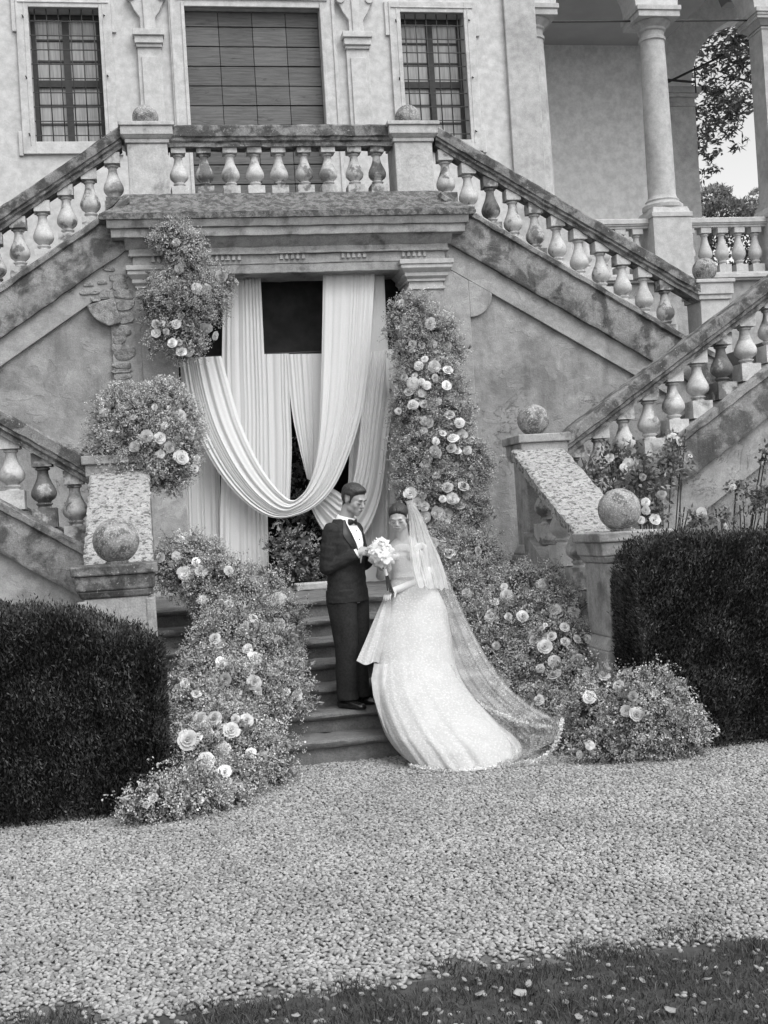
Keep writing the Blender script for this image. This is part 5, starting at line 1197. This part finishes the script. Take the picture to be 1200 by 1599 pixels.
# ---- the bride
bx, by = .275, .36
wom = thing('person', 'woman in a white lace gown and long veil lifting her skirt', 'person', (bx, by, .35))
BF = np.array((-.30, -.955, 0)); BR = np.array((BF[1], -BF[0], 0))          # forward, her right (photo left)
OB = np.array((bx, by, 0))
def bp(r, f, z): return OB+BR*r+BF*f+Z*z
bhf = np.array((-.34, -.84, -.40)); bhf /= np.linalg.norm(bhf); bhu = Z-bhf*(bhf@Z); bhu /= np.linalg.norm(bhu)
bhc = bp(.020, .088, 1.845); K = .99
mb = MB(); q, A = head_prims(mb, bhc, bhf, bhu, K, True)
mb.capsule(bp(0, .0, 1.62), .056, bhc-bhu*.05-bhf*.03, .049)
loft(mb, [(bp(0, 0, z), BR*a, BF*b, 2.2) for z, a, b in ((1.05, .14, .11), (1.2, .155, .115), (1.36, .112, .085), (1.48, .125, .09), (1.56, .152, .095), (1.615, .145, .07), (1.655, .095, .058), (1.69, .055, .05))], 28)
for s in (-1, 1): mb.capsule(bp(s*.135, 0, 1.595), .042, bp(s*.15, .0, 1.56), .04)
bRS, bRE = bp(.155, -.005, 1.585), bp(.205, .02, 1.385); bRW = bp(.175, .185, 1.455)
bLS, bLE, bLW = bp(-.155, -.005, 1.585), bp(-.175, .02, 1.34), bp(.10, .175, 1.262)
mb.chain([bRS, bRE, bRW], (.037, .031, .022)); mb.chain([bLS, bLE, bLW], (.037, .031, .022))
bq = at(603, 893, by-.225)                                              # where the bouquet stems are held
hand(mb, bRW, bq-bRW, bq-bRW+BF*.1-BR*.1, Z, curl=1.0, k=.88)
lt = at(603, 930, by-.24); hand(mb, bLW, lt-bLW, -Z+BF*.3, BF, curl=.55, k=.9, spread=.06)
for s in (-1, 1): mb.chain([bp(s*.08, 0, 1.1), bp(s*.08, .01, .78), bp(s*.07, -.01, .44)], (.08, .052, .036)); mb.capsule(bp(s*.07, -.02, .40), .03, bp(s*.07, .1, .375), .024)
wom_body = remesh('body', mb, .0042, 'skin_pale', wom, 4); soften(wom_body, bhc, wom)
face_parts(wom, q, A, K, True)
hair_w = scalp_hair(wom_body, bhc, A, K, wom, [(-.12, -.066), (-.06, -.070), (-.035, -.045), (-.008, -.014), (.015, .006), (.030, .034), (.050, .056), (.09, .068)],
           lambda a, b, d: .006+.006*np.clip((d-.02)/.06, 0, 1)-.004*np.exp(-(a/.004)**2)*np.clip((b+.02)/.05, 0, 1), rnd=.022)
mb = MB(); mb.ellipsoid(q(0, -.118, .012), np.array((.044, .034, .042))*K, A); make('hair_bun', mb, 'hair_dark', wom, smooth=True)
for s in (-1, 1): make('earring', MB().ellipsoid(q(s*.082, -.004, -.046), (.005, .005, .008)), 'ribbon', wom)
# bodice
mb = MB(); mb2 = []
for z, a, b, f in ((1.17, .170, .130, 0), (1.25, .150, .115, 0), (1.34, .120, .095, 0), (1.40, .118, .095, .002), (1.48, .134, .104, .008), (1.54, .152, .112, .012), (1.575, .158, .108, .012), (1.592, .156, .102, .01)): mb2.append((bp(0, f, z), BR*a, BF*b, 2.2))
loft(mb, mb2, 40)
for s in (-1, 1): mb.ellipsoid(bp(s*.068, .075, 1.545), (.066, .060, .062))
remesh('bodice', mb, .006, 'bodice_lace', wom, 4)
mb = MB()
for i in range(46):                                                     # lace petals along the neckline
    t = -1.75+3.5*i/45; x, y = math.sin(t), math.cos(t); c = bp(.158*np.sign(x)*abs(x)**.91, .012+.112*abs(y)**.91*np.sign(y)+(.022*math.exp(-((abs(x)-.45)/.3)**2) if y > 0 else 0), 1.596+.012*math.cos(6*t))
    n_ = BR*x+BF*y; tn = np.cross(n_, Z); w1 = rng.uniform(.012, .02)
    mb.grid([[c+tn*w1*k+Z*(h*.022)+n_*(.006+.006*h*(1-k*k)) for k in (-1, 0, 1)] for h in (-1, 0, 1+.3*rng.random())])
make('lace_edge', mb, 'lace_trim', wom, smooth=True)
make('waist_band', loft(MB(), [(bp(0, 0, z), BR*.1235, BF*.0985, 2.2) for z in (1.335, 1.35, 1.365)], 40, False), 'gown_cloth', wom, smooth=True)
for S_, E_, W_, nm in ((bRS*.3+bRE*.7, bRE, bRW, 0), (bLS*.3+bLE*.7, bLE, bLW, 1)):
    make('lace_glove', MB().chain([S_, E_, W_-(W_-E_)*.04], (.0385, .0365, .0285)), 'lace_trim' if nm else 'bodice_lace', wom, smooth=True)
# skirt: left and right outline where it stands, depth of the middle, depth half width
rows = [((612, 905), (672, 903), .36, .100), ((607, 918), (681, 917), .355, .13), ((601, 935), (689, 932), .34, .16), ((596, 955), (697, 952), .32, .19), ((591, 980), (701, 976), .28, .225), ((587, 1005), (705, 1000), .23, .26), ((585, 1030), (708, 1028), .17, .29),
        ((583, 1055), (718, 1058), .07, .32), ((583, 1080), (735, 1084), -.04, .345), ((588, 1105), (757, 1108), -.14, .365), ((596, 1130), (780, 1132), -.25, .385), ((604, 1150), (800, 1148), -.33, .40), ((616, 1168), (810, 1160), -.40, .40), ((630, 1182), (812, 1170), -.46, .385), ((646, 1189), (808, 1179), -.48, .375)]
nx = 180; P = []; Lp = spline([r_[0] for r_ in rows], 70); Rp = spline([r_[1] for r_ in rows], 70); tt = np.linspace(0, 1, 70)
dl = np.r_[0, np.cumsum(np.linalg.norm(np.diff(np.array([r_[0] for r_ in rows], float), axis=0), axis=1))]; dl /= dl[-1]
Yc = np.interp(tt, dl, [r_[2] for r_ in rows]); Ry = np.interp(tt, dl, [r_[3] for r_ in rows])
for i in range(70):
    pl, pr = at(Lp[i][0], Lp[i][1], Yc[i]), at(Rp[i][0], Rp[i][1], Yc[i]); c = (pl+pr)/2; hx_ = (pr-pl)/2; f = tt[i]; row = []
    for k in range(nx):
        t = 2*PI*k/nx; pleat = (.004+.018*f**1.6)*(.5*math.sin(5*t+1.2+.9*f)+.45*math.sin(11*t+3*f)*math.sin(4*f+t)+.3*math.sin(23*t+1.7+5*f)*f+.2*math.sin(37*t+f*4)*f); pleat *= 1-.65*abs(math.cos(t))**6
        m_ = 1+pleat/max(np.linalg.norm(hx_), .1)*.9
        p = c+hx_*math.cos(t)*m_+np.array((0, -Ry[i]*m_, 0))*math.sin(t)
        if f > .86: p[2] = max(p[2]-(f-.86)*1.2*max(0, math.sin(t))*.55, .012+.006*math.sin(13*t))
        p[2] = max(p[2], .010); row.append(p)
    P.append(row)
sk = make('skirt', MB().grid(P, closed=True), 'gown_cloth', wom, smooth=True, recalc=False)
# train spread on the gravel, and lace hem
hemL = [(606, 1160), (622, 1180), (650, 1192), (690, 1200), (735, 1204), (775, 1196), (806, 1178), (812, 1166)]
def ground(u, v, z=.012):
    d = CF+CR*(u-600)/FPX-CU*(v-799.5)/FPX; return CAM+d*((z-CAM[2])/d[2])
H = spline(hemL, 90); C0 = ground(715, 1172); P = []
for s in np.linspace(.35, 1, 14): P.append([ground(715+(u-715)*s, 1168+(v-1168)*s, .016+.05*(1-s)**1.1+.010*math.sin(i*.55)*s) for i, (u, v) in enumerate(H)])
make('train', MB().grid(P), 'gown_cloth', wom, smooth=True, recalc=False)
# raised front hem: the inside of the lifted skirt and the tulle beneath
under = [((585, 1036), (640, 1040)), ((580, 1060), (650, 1062)), ((583, 1085), (650, 1085)), ((590, 1108), (650, 1108)), ((600, 1135), (655, 1135)), ((612, 1160), (660, 1160))]
P = []
for i, (l_, r_) in enumerate(under):
    P.append([at(l_[0]+(r_[0]-l_[0])*t, l_[1]+(r_[1]-l_[1])*t, np.interp(i, [0, 5], [.0, -.42])-.02*math.cos(t*22+i*.3)-.08*math.sin(t*PI/2)) for t in np.linspace(0, 1, 30)])
make('underskirt', MB().grid(P), 'tulle_double', wom, smooth=True, recalc=False)
# the front of the skirt gathered up in her hand
Lf = spline([(598, 937), (586, 964), (571, 1000), (557, 1032)], 40); Rf = spline([(626, 934), (646, 960), (656, 1000), (660, 1046)], 40); P = []
for i in range(40):
    f = i/39; row = []
    for t in np.linspace(0, 1, 70):
        u = Lf[i][0]*(1-t)+Rf[i][0]*t; v = Lf[i][1]*(1-t)+Rf[i][1]*t+f**3*(7*math.sin(t*15+.5)+5*math.sin(t*7))*min(1, 4*t)*min(1, 4*(1-t))
        yy = np.interp(t, [0, .12, .22, .36, 1], [.22-.20*f, .18-.22*f, .175-.22*f, .23-.15*f, .34-.1*f])-(.002+.009*f)*math.sin(t*22+f)-(.001+.005*f)*math.sin(t*49+2)
        row.append(at(u, v, yy))
    P.append(row)
make('lifted_skirt', MB().grid(P), 'gown_cloth', wom, smooth=True, recalc=False)
# veil
def veil(name, Lc, Rc, mat, folds, amp, n=70, m_=46, y_bow=.0, hem=0):
    """edges as (u, v, depth Y)"""
    A_ = spline(Lc, n); B_ = spline(Rc, n); P = []
    for i in range(n):
        f = i/(n-1); row = []
        for t in np.linspace(0, 1, m_):
            e = A_[i]*(1-t)+B_[i]*t; e = e+np.array((0, hem*f**4*(math.sin(t*19)+.6*math.sin(t*41+1)), 0)); yy = e[2]+amp*(.3+.7*f)*math.sin(folds*t*2*PI+f*3)+.5*amp*math.sin(folds*2.7*t*2*PI+1)-y_bow*math.sin(PI*t)
            p = at(e[0], e[1], yy); p[2] = max(p[2], .014); row.append(p)
        P.append(row)
    return make(name, MB().grid(P), mat, wom, smooth=True, recalc=False), A_, B_
V_L = [(634, 784, .36), (648, 806, .36), (657, 840, .40), (662, 880, .40), (672, 930, .36), (688, 985, .24), (706, 1045, .05), (735, 1095, -.12), (775, 1140, -.45), (800, 1175, -.72), (780, 1199, -.80)]
V_R = [(640, 782, .42), (655, 800, .48), (671, 836, .52), (690, 880, .54), (716, 940, .50), (745, 1000, .30), (782, 1060, -.02), (826, 1100, -.40), (862, 1120, -.72), (879, 1128, -.86), (873, 1155, -.95)]
_, A_, B_ = veil('veil', V_L, V_R, 'tulle', 3.5, .018)
veil('veil_upper_layer', [(634, 783, .30), (639, 812, .24), (640, 850, .16), (643, 885, .10), (652, 917, .06)], [(642, 781, .44), (657, 802, .50), (673, 838, .53), (690, 878, .52), (701, 920, .44)], 'tulle_double', 3.5, .020, 40, 60, .05, 1.8)
veil('veil_back_layer', [(640, 800, .46), (655, 850, .50), (668, 920, .50), (690, 1000, .36), (710, 1050, .12), (750, 1100, -.12), (792, 1128, -.42)], [(645, 788, .46), (672, 838, .54), (700, 902, .55), (730, 968, .48), (768, 1038, .14), (815, 1092, -.3), (866, 1120, -.72)], 'tulle', 2.0, .015, 50, 30)
def lace_strip(name, pts, w, dens=1.0):
    """lace edging: many small overlapping petals along the hem of the cloth"""
    Q = np.array([at(*q) for q in spline(pts, 200)]); ln = np.linalg.norm(np.diff(Q, axis=0), axis=1).sum(); n = int(ln*1100*dens)
    i = rng.integers(1, 199, n); c = Q[i]; t = Q[i]-Q[i-1]; t /= np.linalg.norm(t, axis=1)[:, None]+1e-9
    v = CAM-c; v /= np.linalg.norm(v, axis=1)[:, None]; s_ = np.cross(t, v); sc = w*(.55+.45*np.abs(np.sin(i*ln*1.6)))
    p = c+v*rng.uniform(.02, .04, n)[:, None]+s_*(rng.uniform(-.5, .5, n)*sc)[:, None]; p[:, 2] = np.maximum(p[:, 2], .016)
    V, F = leaf_quads(p, rng.normal(size=(n, 3)), rng.uniform(.012, .024, n), rng.uniform(.007, .014, n)); V[:, 2] = np.maximum(V[:, 2], .012)
    tag(np_make(name, V, F, 'lace_petal', None, wom), kind='stuff')
lace_strip('lace_trim', [(704, 1040, .0), (722, 1075, -.12), (752, 1100, -.2), (790, 1118, -.45), (830, 1132, -.66), (862, 1136, -.85)], .022)
lace_strip('lace_trim', [(879, 1122, -.88), (875, 1142, -.93), (867, 1162, -.96), (850, 1182, -.95), (815, 1192, -.92), (775, 1198, -.86), (735, 1205, -.88)], .026)
lace_strip('lace_trim', [(640, 1196, -.80), (680, 1201, -.84), (720, 1205, -.88), (760, 1200, -.86), (800, 1184, -.76), (812, 1168, -.62)], .016)

# ---- the bouquet in her right hand
bqt = thing('bouquet', 'round bouquet of white orchids with dark wrapped stems held by the woman', 'bouquet', tuple(at(605, 900, by-.24)))
bc = at(596, 866, by-.24); kk = px_scale(597, 867, by-.24)
def orchid():
    mb = MB()
    for k, (w1, l1) in enumerate(((.62, .95), (.95, .85), (.62, .9), (.62, .9), (.95, .85))):
        a = PI/2+2*PI*k/5; P = []
        for t in np.linspace(.05, 1, 6):
            wd = w1*.55*math.sin(PI*(t*.82+.12))**.8; P.append([(t*l1*math.cos(a)-s*wd*math.sin(a), t*l1*math.sin(a)+s*wd*math.cos(a), .18*t*t-.12*s*s*t+.03*k) for s in (-1, -.5, 0, .5, 1)])
        mb.grid(P)
    mb.ellipsoid((0, -.08, .12), (.13, .16, .14), None, 8, 6); return proto('orchid', mb, 'orchid_petal', smooth=True)
OR = orchid(); n = 38
for i in range(n):
    z = 1-2*(i+.5)/n; a = i*2.39996; d = np.array((math.sqrt(1-z*z)*math.cos(a), math.sqrt(1-z*z)*math.sin(a), z))
    if d[2] < -.75: continue
    p = bc+d*np.array((19, 17, 23))*kk*.86+rng.normal(0, .004, 3); r_ = 11*kk*rng.uniform(.85, 1.15)
    place('orchid', OR, bqt, p, rot_to(d+rng.normal(0, .25, 3)+(CAM-p)/np.linalg.norm(CAM-p)*.3, rng.uniform(0, 6)), (r_, r_, r_))
make('flower_core', MB().ellipsoid(bc, np.array((16, 14, 20))*kk), 'orchid_petal', bqt, smooth=True)
h0, h1 = at(601, 886, by-.235), at(611, 924, by-.22)
for i in range(11):
    o1 = rng.normal(0, .006, 3); o2 = rng.normal(0, .011, 3)*np.array((1.2, 1, .8)); make('stem', MB().tube([h0+o1, (h0+h1)/2+o2*.6, h1+o2*1.2], .0060, 6), 'stem_green', bqt)
make('ribbon', MB().tube([at(601, 888, by-.24), at(604, 899, by-.24)], [.015, .013], 14), 'ribbon', bqt, smooth=40)
